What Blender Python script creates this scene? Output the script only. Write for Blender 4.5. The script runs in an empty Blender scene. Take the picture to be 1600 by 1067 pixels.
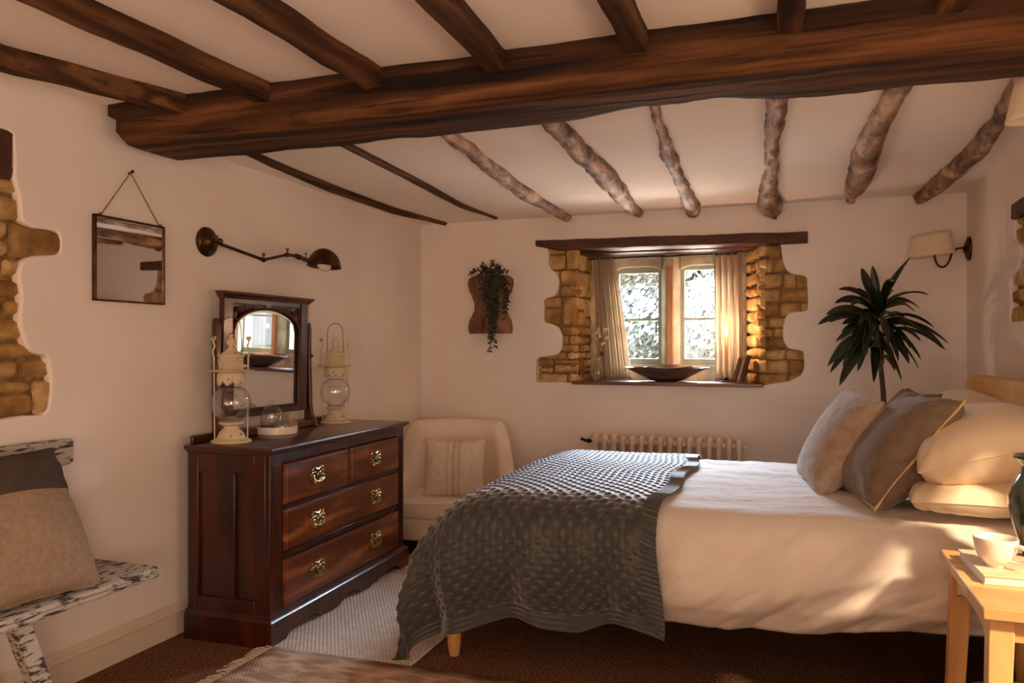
import bpy, math, random
from mathutils import Vector, Matrix, noise, Euler
from mathutils.geometry import intersect_point_line
R = random.Random(7)
PI = math.pi
sc = bpy.context.scene
COL = sc.collection
# ---------------------------------------------------------------- camera frame (focal in px of a 1600 wide picture)
FPX, TH, CH, HY = 1212.0, math.radians(19.74), 1.2, 543.0
cT, sT = math.cos(TH), math.sin(TH)
def ray(px, py):
    u = (px - 800) / FPX
    return Vector((u * cT - sT, cT + u * sT, (HY - py) / FPX))
def atX(px, py, X):
    r = ray(px, py); t = X / r.x
    return Vector((X, r.y * t, CH + r.z * t))
def atY(px, py, Y):
    r = ray(px, py); t = Y / r.y
    return Vector((r.x * t, Y, CH + r.z * t))
def atZ(px, py, Z):
    r = ray(px, py); t = (Z - CH) / r.z
    return Vector((r.x * t, r.y * t, Z))

# ---------------------------------------------------------------- mesh helper
class MB:
    def __init__(s): s.v = []; s.f = []; s.uv = None
    def add(s, vs, fs):
        b = len(s.v); s.v += [tuple(p) for p in vs]; s.f += [tuple(i + b for i in f) for f in fs]; return s
    def box(s, x0, x1, y0, y1, z0, z1, M=None):
        vs = [Vector((x, y, z)) for x in (x0, x1) for y in (y0, y1) for z in (z0, z1)]
        if M: vs = [M @ p for p in vs]
        return s.add(vs, [(0,1,3,2),(4,6,7,5),(0,4,5,1),(2,3,7,6),(0,2,6,4),(1,5,7,3)])
    def bar(s, a, b, w, d, up=Vector((0,0,1)), w2=None, d2=None):
        a = Vector(a); b = Vector(b); t = (b - a).normalized()
        x = t.cross(Vector(up))
        if x.length < 1e-4: x = t.cross(Vector((0,1,0)))
        x.normalize(); y = x.cross(t)
        w2 = w if w2 is None else w2; d2 = d if d2 is None else d2
        vs = []
        for p, ww, dd in ((a, w, d), (b, w2, d2)):
            for i, j in ((-1,-1),(1,-1),(1,1),(-1,1)): vs.append(p + x*i*ww/2 + y*j*dd/2)
        return s.add(vs, [(3,2,1,0),(4,5,6,7),(0,1,5,4),(1,2,6,5),(2,3,7,6),(3,0,4,7)])
    def tube(s, pts, r, n=8, cap=True, ell=None, jit=0, seed=0):
        pts = [Vector(p) for p in pts]; N = len(pts)
        rs = r if isinstance(r, (list, tuple)) else [r] * N
        vs = []; fs = []; prev = None
        for i, p in enumerate(pts):
            t = (pts[min(i+1, N-1)] - pts[max(i-1, 0)]).normalized()
            if prev is None:
                a = Vector((0,0,1)) if abs(t.z) < .9 else Vector((1,0,0))
                x = t.cross(a).normalized()
            else:
                x = (prev - t * prev.dot(t))
                if x.length < 1e-5: x = t.orthogonal()
                x.normalize()
            prev = x; y = t.cross(x)
            for k in range(n):
                an = 2*PI*k/n
                rr = rs[i]
                if jit: rr *= 1 + jit * noise.noise(Vector((math.cos(an)*1.2 + seed, math.sin(an)*1.2, i*.45)))
                ex, ey = (1,1) if ell is None else ell
                vs.append(p + x*math.cos(an)*rr*ex + y*math.sin(an)*rr*ey)
        for i in range(N-1):
            for k in range(n):
                a = i*n+k; b = i*n+(k+1)%n
                fs.append((a, b, b+n, a+n))
        if cap: fs.append(tuple(range(n-1, -1, -1))); fs.append(tuple((N-1)*n + k for k in range(n)))
        return s.add(vs, fs)
    def lathe(s, prof, c=(0,0,0), n=24, M=None, a0=0, a1=2*PI, cap=False):
        full = abs(a1 - a0 - 2*PI) < 1e-6
        m = n if full else n + 1
        vs = []; fs = []
        for r_, z in prof:
            for k in range(m):
                a = a0 + (a1-a0)*k/n
                p = Vector((math.cos(a)*r_, math.sin(a)*r_, z))
                if M: p = M @ p
                vs.append(p + Vector(c))
        for i in range(len(prof)-1):
            for k in range(n):
                a = i*m+k; b = i*m+(k+1)%m
                fs.append((a, b, b+m, a+m))
        if cap: fs.append(tuple(range(m-1,-1,-1))); fs.append(tuple((len(prof)-1)*m+k for k in range(m)))
        return s.add(vs, fs)
    def prism(s, poly, h, M):
        n = len(poly)
        vs = [M @ Vector((x, y, 0)) for x, y in poly] + [M @ Vector((x, y, h)) for x, y in poly]
        return s.add(vs, [tuple(range(n-1,-1,-1)), tuple(range(n, 2*n))] + [(i, (i+1)%n, (i+1)%n+n, i+n) for i in range(n)])
    def grid(s, fn, nu, nv, wrap=False):
        vs = [fn(i/(nu), j/(nv)) for j in range(nv+1) for i in range(nu+1)]
        W = nu+1
        return s.add(vs, [(j*W+i, j*W+i+1, (j+1)*W+i+1, (j+1)*W+i) for j in range(nv) for i in range(nu)])
    def ball(s, c, r, n=10, m=7, sc_=(1,1,1)):
        c = Vector(c)
        vs = [c + Vector((0,0,r*sc_[2]))]; fs = []
        for i in range(1, m):
            a = PI*i/m
            for k in range(n):
                b = 2*PI*k/n
                vs.append(c + Vector((math.sin(a)*math.cos(b)*r*sc_[0], math.sin(a)*math.sin(b)*r*sc_[1], math.cos(a)*r*sc_[2])))
        vs.append(c - Vector((0,0,r*sc_[2])))
        for k in range(n): fs.append((0, 1+k, 1+(k+1)%n))
        for i in range(m-2):
            for k in range(n): a=1+i*n+k; b=1+i*n+(k+1)%n; fs.append((a, a+n, b+n, b))
        l = len(vs)-1
        for k in range(n): fs.append((l, l-n+(k+1)%n, l-n+k))
        return s.add(vs, fs)

def setp(o, label=None, cat=None, group=None, kind=None):
    if label: o['label'] = label
    if cat: o['category'] = cat
    if group: o['group'] = group
    if kind: o['kind'] = kind
    return o
def wm(o):
    m = o.matrix_basis.copy()
    while o.parent: o = o.parent; m = o.matrix_basis @ m
    return m
def obj(name, mb, mat, parent=None, bev=0, w=False, sm=40, sub=0, solid=0, label=None, loc=None, flat=False):
    me = bpy.data.meshes.new(name)
    if isinstance(mb, bpy.types.Mesh): me = mb
    else: me.from_pydata([tuple(p) for p in mb.v], [], mb.f)
    o = bpy.data.objects.new(name, me); COL.objects.link(o)
    if parent:
        o.parent = parent
        if w: me.transform(wm(parent).inverted())
    elif loc is not None:
        o.location = loc
        me.transform(Matrix.Translation(-Vector(loc)))
    me.materials.append(mat)
    if not isinstance(mb, bpy.types.Mesh):
        import bmesh
        b = bmesh.new(); b.from_mesh(me); bmesh.ops.recalc_face_normals(b, faces=b.faces); b.to_mesh(me); b.free()
    if not flat:
        me.shade_smooth()
        if sm: me.set_sharp_from_angle(angle=math.radians(sm))
    if solid:
        m = o.modifiers.new('Solid', 'SOLIDIFY'); m.thickness = solid; m.offset = 0
    if bev:
        m = o.modifiers.new('Bevel', 'BEVEL'); m.width = bev; m.segments = 2; m.limit_method = 'ANGLE'; m.angle_limit = math.radians(35)
    if sub:
        m = o.modifiers.new('Sub', 'SUBSURF'); m.levels = sub; m.render_levels = sub
    if label: o['label'] = label
    return o
def thing(name, label, cat, loc=(0,0,0), rz=0, group=None, rot=None):
    o = bpy.data.objects.new(name, None); COL.objects.link(o); o.empty_display_size = .1
    o.location = loc; o.rotation_euler = rot if rot else (0,0,rz)
    return setp(o, label, cat, group)
def copy_tree(o, parent=None):
    c = o.copy(); COL.objects.link(c)
    if parent: c.parent = parent
    for ch in [x for x in bpy.data.objects if x.parent == o]: copy_tree(ch, c)
    return c

# ---------------------------------------------------------------- materials
def lin(c):
    if isinstance(c, str):
        c = [int(c[i:i+2], 16)/255 for i in (0,2,4)]
    return tuple((x/12.92 if x <= .04045 else ((x+.055)/1.055)**2.4) for x in c) + (1,)
def pm(name, c1, c2=None, sc1=(5,5,5), rough=.6, bump=0, bsc=60, bdist=.01, metal=0, c3=None, spec=.5, coat=0, sheen=0,
       det=4, lo=.35, hi=.65, bstretch=(1,1,1), trans=0, sss=0, alpha=1):
    m = bpy.data.materials.new(name); m.use_nodes = True
    nt = m.node_tree; N = nt.nodes; L = nt.links; b = N['Principled BSDF']
    b.inputs['Roughness'].default_value = rough; b.inputs['Metallic'].default_value = metal
    b.inputs['Specular IOR Level'].default_value = spec
    if coat: b.inputs['Coat Weight'].default_value = coat; b.inputs['Coat Roughness'].default_value = .15
    if sheen: b.inputs['Sheen Weight'].default_value = sheen; b.inputs['Sheen Roughness'].default_value = .5
    if trans: b.inputs['Transmission Weight'].default_value = trans
    tc = N.new('ShaderNodeTexCoord')
    if c2:
        mp = N.new('ShaderNodeMapping'); mp.inputs['Scale'].default_value = sc1
        n = N.new('ShaderNodeTexNoise'); n.inputs['Scale'].default_value = 1; n.inputs['Detail'].default_value = det
        n.inputs['Distortion'].default_value = .4
        r = N.new('ShaderNodeValToRGB'); e = r.color_ramp.elements
        e[0].position = lo; e[0].color = lin(c1); e[1].position = hi; e[1].color = lin(c2)
        if c3: x = e.new((lo+hi)/2); x.color = lin(c3)
        L.new(tc.outputs['Object'], mp.inputs['Vector']); L.new(mp.outputs[0], n.inputs['Vector'])
        L.new(n.outputs['Fac'], r.inputs[0]); L.new(r.outputs[0], b.inputs['Base Color'])
    else: b.inputs['Base Color'].default_value = lin(c1)
    if bump:
        mp = N.new('ShaderNodeMapping'); mp.inputs['Scale'].default_value = bstretch
        n = N.new('ShaderNodeTexNoise'); n.inputs['Scale'].default_value = bsc; n.inputs['Detail'].default_value = 5
        bp = N.new('ShaderNodeBump'); bp.inputs['Strength'].default_value = bump; bp.inputs['Distance'].default_value = bdist
        L.new(tc.outputs['Object'], mp.inputs['Vector']); L.new(mp.outputs[0], n.inputs['Vector'])
        L.new(n.outputs['Fac'], bp.inputs['Height']); L.new(bp.outputs[0], b.inputs['Normal'])
    return m
def weave(m, sx, sy, strength=.5, dist=.002, axes='XY', dark=.55, uv=False, check=False, scatter=0):
    """woven threads as bump (and darker colour where the weave lies low)"""
    nt = m.node_tree; N = nt.nodes; L = nt.links; b = N['Principled BSDF']
    tc = N.new('ShaderNodeTexCoord'); sp = N.new('ShaderNodeSeparateXYZ')
    L.new(tc.outputs['UV' if uv else 'Object'], sp.inputs[0])
    def wave(ax, k, ph=0):
        a = N.new('ShaderNodeMath'); a.operation = 'MULTIPLY'; a.inputs[1].default_value = k*2*PI
        L.new(sp.outputs[ax], a.inputs[0])
        s_ = N.new('ShaderNodeMath'); s_.operation = 'SINE'; L.new(a.outputs[0], s_.inputs[0]); return s_
    A = wave(axes[0], sx); B = wave(axes[1], sy)
    mu = N.new('ShaderNodeMath'); mu.operation = 'MULTIPLY'; L.new(A.outputs[0], mu.inputs[0]); L.new(B.outputs[0], mu.inputs[1])
    mr = N.new('ShaderNodeMapRange'); mr.inputs['From Min'].default_value = -1; L.new(mu.outputs[0], mr.inputs['Value'])
    bp = N.new('ShaderNodeBump'); bp.inputs['Strength'].default_value = strength; bp.inputs['Distance'].default_value = dist
    L.new(mr.outputs[0], bp.inputs['Height'])
    if b.inputs['Normal'].links: L.new(b.inputs['Normal'].links[0].from_socket, bp.inputs['Normal'])
    L.new(bp.outputs[0], b.inputs['Normal'])
    if dark < 1:
        mx = N.new('ShaderNodeMix'); mx.data_type = 'RGBA'; mx.blend_type = 'MULTIPLY'; mx.inputs[0].default_value = 1
        m2 = N.new('ShaderNodeMapRange'); m2.inputs['To Min'].default_value = dark; L.new(mr.outputs[0], m2.inputs['Value'])
        if b.inputs['Base Color'].links: L.new(b.inputs['Base Color'].links[0].from_socket, mx.inputs[6])
        else: mx.inputs[6].default_value = b.inputs['Base Color'].default_value
        L.new(m2.outputs[0], mx.inputs[7]); L.new(mx.outputs[2], b.inputs['Base Color'])
    return m
def band(m, axis, edges, cols):
    """hard-edged colour stripes woven or painted into a material, along one object axis"""
    nt = m.node_tree; N = nt.nodes; L = nt.links; b = N['Principled BSDF']
    tc = N.new('ShaderNodeTexCoord'); sp = N.new('ShaderNodeSeparateXYZ'); L.new(tc.outputs['Object'], sp.inputs[0])
    mr = N.new('ShaderNodeMapRange'); mr.inputs['From Min'].default_value = edges[0]; mr.inputs['From Max'].default_value = edges[-1]
    L.new(sp.outputs[axis], mr.inputs['Value'])
    r = N.new('ShaderNodeValToRGB'); r.color_ramp.interpolation = 'CONSTANT'; e = r.color_ramp.elements
    sp_ = edges[-1]-edges[0]
    e[0].position = 0; e[0].color = lin(cols[0]); e[1].position = (edges[1]-edges[0])/sp_; e[1].color = lin(cols[1])
    for k in range(2, len(cols)): x = e.new((edges[k]-edges[0])/sp_); x.color = lin(cols[k])
    L.new(mr.outputs[0], r.inputs[0])
    if b.inputs['Base Color'].links:
        mx = N.new('ShaderNodeMix'); mx.data_type = 'RGBA'; mx.blend_type = 'MULTIPLY'; mx.inputs[0].default_value = 1
        L.new(b.inputs['Base Color'].links[0].from_socket, mx.inputs[6]); L.new(r.outputs[0], mx.inputs[7]); L.new(mx.outputs[2], b.inputs['Base Color'])
    else: L.new(r.outputs[0], b.inputs['Base Color'])
    return m
def glass(name, tint='ffffff', rough=0.0, ior=1.45, thin=True):
    m = bpy.data.materials.new(name); m.use_nodes = True
    nt = m.node_tree; N = nt.nodes; L = nt.links; b = N['Principled BSDF']; out = N['Material Output']
    N.remove(b)
    t = N.new('ShaderNodeBsdfTransparent'); t.inputs[0].default_value = lin(tint)
    g = N.new('ShaderNodeBsdfGlossy'); g.inputs['Roughness'].default_value = .03
    lw = N.new('ShaderNodeLayerWeight'); lw.inputs[0].default_value = .5
    pw = N.new('ShaderNodeMath'); pw.operation = 'POWER'; pw.inputs[1].default_value = 2.6; L.new(lw.outputs['Facing'], pw.inputs[0])
    fr = N.new('ShaderNodeMapRange'); fr.inputs['To Min'].default_value = .07; fr.inputs['To Max'].default_value = .8; L.new(pw.outputs[0], fr.inputs['Value'])
    mx = N.new('ShaderNodeMixShader'); L.new(fr.outputs[0], mx.inputs[0]); L.new(t.outputs[0], mx.inputs[1]); L.new(g.outputs[0], mx.inputs[2])
    L.new(mx.outputs[0], out.inputs[0]); return m

M = {}
M['plaster'] = pm('painted_plaster', 'ece1d7', 'f2e9e0', (1.6,1.6,1.6), .9, .25, 9, .012, spec=.2)
M['ceil'] = pm('ceiling_paint', 'efe5da', 'f4ebe2', (1.2,1.2,1.2), 1, .12, 7, .010, spec=0)
M['beam'] = pm('old_dark_oak', '1c0f08', '7d5230', (.9,17,17), .78, 1, 30, .016, c3='4a2d18', bstretch=(.12,1,1), det=12, lo=.33, hi=.68, spec=.25)
M['joist'] = pm('dark_joist_oak', '20120a', '7a5433', (17,1.0,17), .78, .9, 30, .014, c3='4b2f1b', bstretch=(1,.12,1), det=12, lo=.33, hi=.68, spec=.25)
M['rustic'] = pm('barked_round_timber', '432d1f', 'c9a78a', (17,6,17), .68, 1, 34, .014, c3='8a6a52', bstretch=(1,.3,1), det=9, lo=.3, hi=.68, spec=.4)
def cracks(m, sc, lo=.30, hi=.40, dark=.35, knots=None):
    # drying cracks and grain lines cut along the timber
    nt = m.node_tree; N = nt.nodes; L = nt.links; b = N['Principled BSDF']; src = b.inputs['Base Color'].links[0].from_socket
    tc = N.new('ShaderNodeTexCoord')
    for s_, l_, h_, d_ in ((sc, lo, hi, dark),) + (((knots, .24, .30, .35),) if knots else ()):
        mp = N.new('ShaderNodeMapping'); mp.inputs['Scale'].default_value = s_; mp.inputs['Location'].default_value = (3.1, 1.7, s_[0])
        n = N.new('ShaderNodeTexNoise'); n.inputs['Scale'].default_value = 1; n.inputs['Detail'].default_value = 3
        r = N.new('ShaderNodeMapRange'); r.inputs['From Min'].default_value = l_; r.inputs['From Max'].default_value = h_; r.inputs['To Min'].default_value = d_
        mx = N.new('ShaderNodeMix'); mx.data_type = 'RGBA'; mx.blend_type = 'MULTIPLY'; mx.inputs[0].default_value = 1
        L.new(tc.outputs['Object'], mp.inputs[0]); L.new(mp.outputs[0], n.inputs['Vector']); L.new(n.outputs['Fac'], r.inputs['Value'])
        L.new(src, mx.inputs[6]); L.new(r.outputs[0], mx.inputs[7]); src = mx.outputs[2]
    L.new(src, b.inputs['Base Color'])
cracks(M['beam'], (1.6,55,55), .33, .42, .35, (3.5,9,9)); cracks(M['joist'], (60,1.8,60), .33, .42, .4, (9,4,9)); cracks(M['rustic'], (45,9,45), .33, .40, .4, (16,12,16))
M['lintel'] = pm('lintel_oak', '2b160d', '5e3824', (2,10,10), .65, .5, 25, .01, bstretch=(.15,1,1), det=8)
M['skirt'] = pm('skirting_paint', 'd8c9b4', 'e0d2be', (2,2,2), .5, spec=.4)
M['mahog'] = pm('polished_mahogany', '2c0f08', '5e2614', (3,3,14), .3, .12, 30, .002, c3='431a0d', det=8, coat=.35, lo=.3, hi=.7)
M['mahog_side'] = pm('mahogany_side', '280d07', '4b1c0f', (14,14,2.5), .34, .12, 40, .002, c3='39140a', det=8, coat=.3)
M['drawer'] = pm('drawer_front_mahogany', '5a2a14', 'a8632f', (4,2.2,13), .3, .1, 35, .002, c3='5f2f17', det=8, coat=.4, lo=.28, hi=.72)
M['brass'] = pm('tarnished_brass', '8d7a52', 'c9b88d', (30,30,30), .28, metal=1)
M['bronze'] = pm('aged_bronze', '3a281a', '6a4a30', (20,20,20), .38, .2, 60, .002, metal=.9)
M['iron'] = pm('black_iron', '1c1815', '2c2520', (20,20,20), .5, metal=.6)
M['lantern'] = pm('chipped_cream_paint', '6d4a2a', 'd8c7a6', (45,45,45), .6, .3, 60, .003, lo=.31, hi=.37)
M['glass'] = glass('clear_glass')
M['mirror'] = pm('mirror_silver', 'dedede', None, rough=.015, metal=1)
M['linen'] = pm('white_bed_linen', 'd4c9be', 'ddd2c8', (3,3,3), .85, .35, 26, .006, sheen=.2, spec=.2)
M['pillow'] = pm('cream_pillow_linen', 'd9c4a6', 'e2cfb3', (3,3,3), .85, .3, 30, .004, sheen=.2, spec=.2)
M['knit'] = pm('grey_green_knit', '1a1b17', '262722', (60,60,60), .55, .5, 300, .002, sheen=.7, spec=.8)
M['brownc'] = pm('taupe_linen', '6d5c4d', '7c6a59', (20,20,20), .9, .4, 220, .001, sheen=.2, spec=.15)
M['cream_stripe'] = pm('cream_trim', 'd6b483', None, rough=.9)
M['knitc'] = pm('oatmeal_knit', 'a08b78', 'b5a18d', (20,20,20), .92, .5, 200, .002, sheen=.2, spec=.15)
M['chairf'] = pm('cream_chair_fabric', 'e4d4c2', 'eee0cf', (6,6,6), .9, .3, 220, .001, sheen=.2, spec=.2)
M['headb'] = pm('mustard_beige_headboard', 'cba268', 'dab378', (5,5,5), .9, .3, 200, .001, sheen=.1, spec=.2)
M['oak'] = pm('pale_oak', 'b98a54', 'dbae74', (3,14,3), .5, .2, 30, .002, c3='cb9b62', det=6, spec=.4)
M['oakleg'] = pm('oak_leg', 'b98852', 'd9a86c', (14,14,2.5), .5, .2, 40, .002, det=6, spec=.4)
M['ceramic'] = pm('cream_stoneware', 'efe4d6', 'f5ece0', (6,6,6), .25, coat=.3)
M['vase'] = pm('green_glaze', '26302a', '4b5a45', (6,6,9), .12, coat=.8, lo=.35, hi=.7)
M['white_metal'] = pm('radiator_enamel', 'e0ccb6', None, rough=.45)
M['stone_frame'] = pm('window_stone', 'b9a98f', 'd9ccb4', (9,9,9), .85, .6, 45, .006, spec=.2)
M['mullion'] = pm('mullion_oak', 'a97550', 'c79570', (12,12,3), .7, .4, 40, .004)
M['sage'] = pm('sage_paint', '9ba391', 'a6ad9b', (8,8,8), .5, spec=.3)
M['curtain'] = pm('linen_curtain', 'b7a48e', 'c8b6a0', (40,40,6), .9, .3, 200, .001, sheen=.2, spec=.2)
nt_ = M['curtain'].node_tree; b_ = nt_.nodes['Principled BSDF']; t_ = nt_.nodes.new('ShaderNodeBsdfTranslucent'); x_ = nt_.nodes.new('ShaderNodeMixShader')
x_.inputs[0].default_value = .4; t_.inputs[0].default_value = lin('d8c4a8'); nt_.links.new(b_.outputs[0], x_.inputs[1]); nt_.links.new(t_.outputs[0], x_.inputs[2]); nt_.links.new(x_.outputs[0], nt_.nodes['Material Output'].inputs[0])
M['leafd'] = pm('dark_glossy_leaf', '121c10', '23331a', (12,12,12), .38, .2, 40, .002, spec=.5)
M['leafs'] = pm('small_dark_leaf', '171d10', '2a3219', (20,20,20), .5)
M['stem'] = pm('plant_stem', '3a2d1e', '584630', (20,20,20), .7)
M['torso'] = pm('carved_wood', '57381f', '8c6240', (12,12,4), .5, .3, 30, .003, det=6)
M['bowl'] = pm('weathered_bowl_wood', '3b2a20', '6e5340', (3,14,14), .7, .5, 50, .004, det=6)
M['terra'] = pm('basket_pot', '8b7355', 'a88c69', (30,30,90), .8, .5, 120, .003)
M['dry'] = pm('dried_petal', 'd9c7b3', 'efe2d2', (30,30,30), .8)
M['drystem'] = pm('dried_stem', 'a08a66', None, rough=.8)
M['paper'] = pm('book_paper', 'dccfb6', 'e8dcc6', (80,80,300), .8)
M['cord'] = pm('jute_cord', '7a5230', '94683f', (90,90,90), .9)
M['sill'] = pm('sill_board', '4a2a18', '6d4228', (3,16,16), .4, .2, 30, .002, coat=.3)
M['shade'] = pm('lamp_shade_linen', 'e9d6b8', 'efdec3', (60,60,60), .8, .2, 220, .001)
M['candle'] = pm('beeswax', 'c08a4a', None, rough=.5)
# ================================================================ THE ROOM
XL, XR, YB, YF = -2.43, .918, 4.89, -1.7
ZC1, ZC2 = 2.105, 2.058
NX0, NX1, NZ0, NZ1 = -1.311, -.176, .984, 1.815      # window niche at the wall face
NB0, NB1, YW = -1.277, -.284, 5.24                    # and at its back
def curve_fill(rings, thick, bevel, Mx, res=1):
    cu = bpy.data.curves.new('tmp', 'CURVE'); cu.dimensions = '2D'; cu.fill_mode = 'BOTH'
    cu.extrude = thick/2 - bevel; cu.bevel_depth = bevel; cu.bevel_resolution = 2
    cu.offset = -bevel
    for ring, rounded in rings:
        s = cu.splines.new('POLY'); s.points.add(len(ring)-1)
        for p, q in zip(s.points, ring): p.co = (q[0], q[1], 0, 1)
        s.use_cyclic_u = True
    o = bpy.data.objects.new('tmp', cu); COL.objects.link(o)
    dg = bpy.context.evaluated_depsgraph_get()
    me = bpy.data.meshes.new_from_object(o.evaluated_get(dg))
    mb = MB(); mb.add([Mx @ v.co for v in me.vertices], [tuple(p.vertices) for p in me.polygons])
    bpy.data.objects.remove(o); bpy.data.curves.remove(cu); bpy.data.meshes.remove(me)
    return mb
def smooth_ring(pts, k=3, amp=.004, seed=0):
    """round the corners of a ring of 2D points and let the edge wander"""
    out = []
    n = len(pts)
    for i in range(n):
        a, b, c = Vector(pts[i-1]), Vector(pts[i]), Vector(pts[(i+1) % n])
        r = min(.022, (a-b).length*.4, (c-b).length*.4)
        p = b + (a-b).normalized()*r; q = b + (c-b).normalized()*r
        for j in range(k+1):
            t = j/k; out.append((p*(1-t)**2 + b*2*t*(1-t) + q*t*t))
    res = []
    for i in range(len(out)):
        a, b = out[i], out[(i+1) % len(out)]
        m = max(1, int((b-a).length/.02))
        for j in range(m):
            p = a.lerp(b, j/m)
            w = noise.noise_vector(Vector((p.x*14, p.y*14, seed)))
            res.append((p.x + w.x*amp, p.y + w.y*amp))
    return res
MXB = Matrix(((1,0,0,0),(0,0,-1,YB+.02),(0,1,0,0),(0,0,0,1)))
MXL = Matrix(((0,0,1,XL-.02),(1,0,0,0),(0,1,0,0),(0,0,0,1)))
MXR = Matrix(((0,0,1,XR+.02),(1,0,0,0),(0,1,0,0),(0,0,0,1)))
def c5(x, y): p = atY(820+x/3.478, 340+y/3.478, YB); return (p.x, p.z)
def c1(x, y): p = atX(x/2.135, 180+y/2.135, XL); return (p.y, p.z)
def c6(x, y): p = atX(1200+x/3.1375, 300+y/3.1375, XR); return (p.y, p.z)
LO = [c5(*p) for p in ((118,150),(130,190),(128,250),(140,280),(175,300),(185,340),(178,400),(160,430),(105,440),(103,520),(107,572),(150,580),(190,600),(205,650),(200,710),(180,748),(65,762),(60,830),(58,895))]
RO = [c5(*p) for p in ((1330,905),(1440,890),(1500,858),(1518,820),(1515,725),(1430,715),(1405,670),(1400,600),(1415,540),(1440,515),(1538,508),(1537,420),(1532,320),(1440,305),(1410,270),(1400,220),(1390,140))]
ring_b = LO + [(NX0-.02, NZ0-.012), (NX1+.02, NZ0-.012)] + RO
ring_l = [c1(*p) for p in ((-60,45),(44,55),(48,215),(62,250),(72,350),(110,375),(203,392),(200,465),(100,470),(68,492),(60,540),(75,600),(66,680),(85,770),(110,795),(160,800),(172,900),(165,975),(140,1000),(-60,1010))]
ring_l = ring_l[1:-1]
ring_l = [(1.35, ring_l[0][1])] + ring_l + [(1.35, ring_l[-1][1])]
ring_r = [c6(*p) for p in ((1260,30),(1207,95),(1205,225),(1236,262),(1238,320),(1215,380),(1180,430),(1190,520),(1183,640))]
ring_r = [(3.5, ring_r[0][1]+.02)] + ring_r[1:] + [(3.5, ring_r[-1][1]+.01)]
def rect(a, b, c, d): return [(a,c),(b,c),(b,d),(a,d)]
# back wall: plaster skin with the ragged opening, and the masonry core behind
mb = curve_fill([(rect(XL-.3, XR+.3, -.02, 2.3), 0), (smooth_ring(ring_b, seed=1), 1)], .04, .009, MXB)
def cprism(poly, z0, z1): mb.prism(poly, z1-z0, Matrix.Translation((0,0,z0)))
cprism([(XL-.3,YB+.045),(NX0-.03,YB+.045),(NB0-.03,YW+.1),(XL-.3,YW+.1)], 0, 2.3)
cprism([(NX1+.03,YB+.045),(XR+.3,YB+.045),(XR+.3,YW+.1),(NB1+.03,YW+.1)], 0, 2.3)
mb.box(NX0-.05, NX1+.05, YB+.045, YW+.1, 0, NZ0-.03)
mb.box(NX0-.05, NX1+.05, YB+.045, YW+.1, NZ1+.035, 2.3)
setp(obj('wall_back', mb, M['plaster'], sm=30), kind='structure')
mb = curve_fill([(rect(YF-.1, YB+.2, -.02, 2.3), 0), (smooth_ring(ring_l, seed=2), 1)], .04, .009, MXL)
mb.box(XL-.3, XL-.045, YF-.1, YB+.2, 0, 2.3)
setp(obj('wall_left', mb, M['plaster'], sm=30), kind='structure')
WR = (1.2, 2.35, .76, 1.42)
mb = curve_fill([(rect(YF-.1, YB+.2, -.02, 2.3), 0), (smooth_ring(ring_r, seed=3), 1), (rect(*WR), 0), (rect(-1.62,-.55,.7,1.75), 0)], .04, .009, MXR)
for a, b, c, d in ((YF-.1,-1.62,0,2.3),(-1.62,-.55,0,.7),(-1.62,-.55,1.75,2.3),(-.55,WR[0],0,2.3),(WR[1],YB+.2,0,2.3),(WR[0],WR[1],0,WR[2]),(WR[0],WR[1],WR[3],2.3)): mb.box(XR+.045, XR+.10, a, b, c, d)
setp(obj('wall_right', mb, M['plaster'], sm=30), kind='structure')
mb = None
WR4 = (-1.62, -.55, .7, 1.75)  # extra hole in the right wall, added for the side fill lamp
mb = MB()   # the wall behind the viewer, with its wide window opening
RW = (-1.9, .6, .5, 1.95)
for a, b, c, d in ((XL-.3,RW[0],0,2.3),(RW[1],XR+.3,0,2.3),(RW[0],RW[1],0,RW[2]),(RW[0],RW[1],RW[3],2.3)): mb.box(a, b, YF-.15, YF, c, d)
setp(obj('wall_front', mb, M['plaster']), kind='structure')
mb = MB(); mb.box(XL-.3, XR+.3, YF-.1, 2.36, ZC1, ZC1+.25)
mb.box(XL-.3, XR+.3, 2.36, YB+.3, ZC2, ZC2+.3)
setp(obj('ceiling', mb, M['ceil'], flat=True), kind='structure')
M['carpet'] = pm('brown_coir_carpet', '5e402c', '8f6850', (90,90,90), .95, .7, 160, .004, det=6, spec=.1)
weave(M['carpet'], 42, 26, .6, .003, dark=.7)
mb = MB(); mb.box(XL-.3, XR+.3, YF-.1, YB+.3, -.1, 0)
setp(obj('floor', mb, M['carpet'], flat=True), kind='structure')
# skirting boards
def skirt(name, a, b, nrm):
    prof = [(0,0),(.018,0),(.018,.088),(.022,.092),(.022,.098),(.014,.106),(.014,.112),(.009,.122),(.003,.128),(0,.13)]
    a = Vector(a); b = Vector(b); n = Vector(nrm); mb = MB()
    vs = [a + n*x + Vector((0,0,z)) for x, z in prof] + [b + n*x + Vector((0,0,z)) for x, z in prof]
    k = len(prof)
    mb.add(vs, [(i, i+1, k+i+1, k+i) for i in range(k-1)] + [tuple(range(k)), tuple(range(2*k-1, k-1, -1))])
    setp(obj(name, mb, M['skirt'], sm=25), kind='structure')
skirt('baseboard_left', (XL+.001,YF,0), (XL+.001,YB,0), (1,0,0))
skirt('baseboard_back', (XL,YB-.001,0), (XR,YB-.001,0), (0,-1,0))
skirt('baseboard_right', (XR-.001,YF,0), (XR-.001,YB,0), (-1,0,0))

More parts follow.
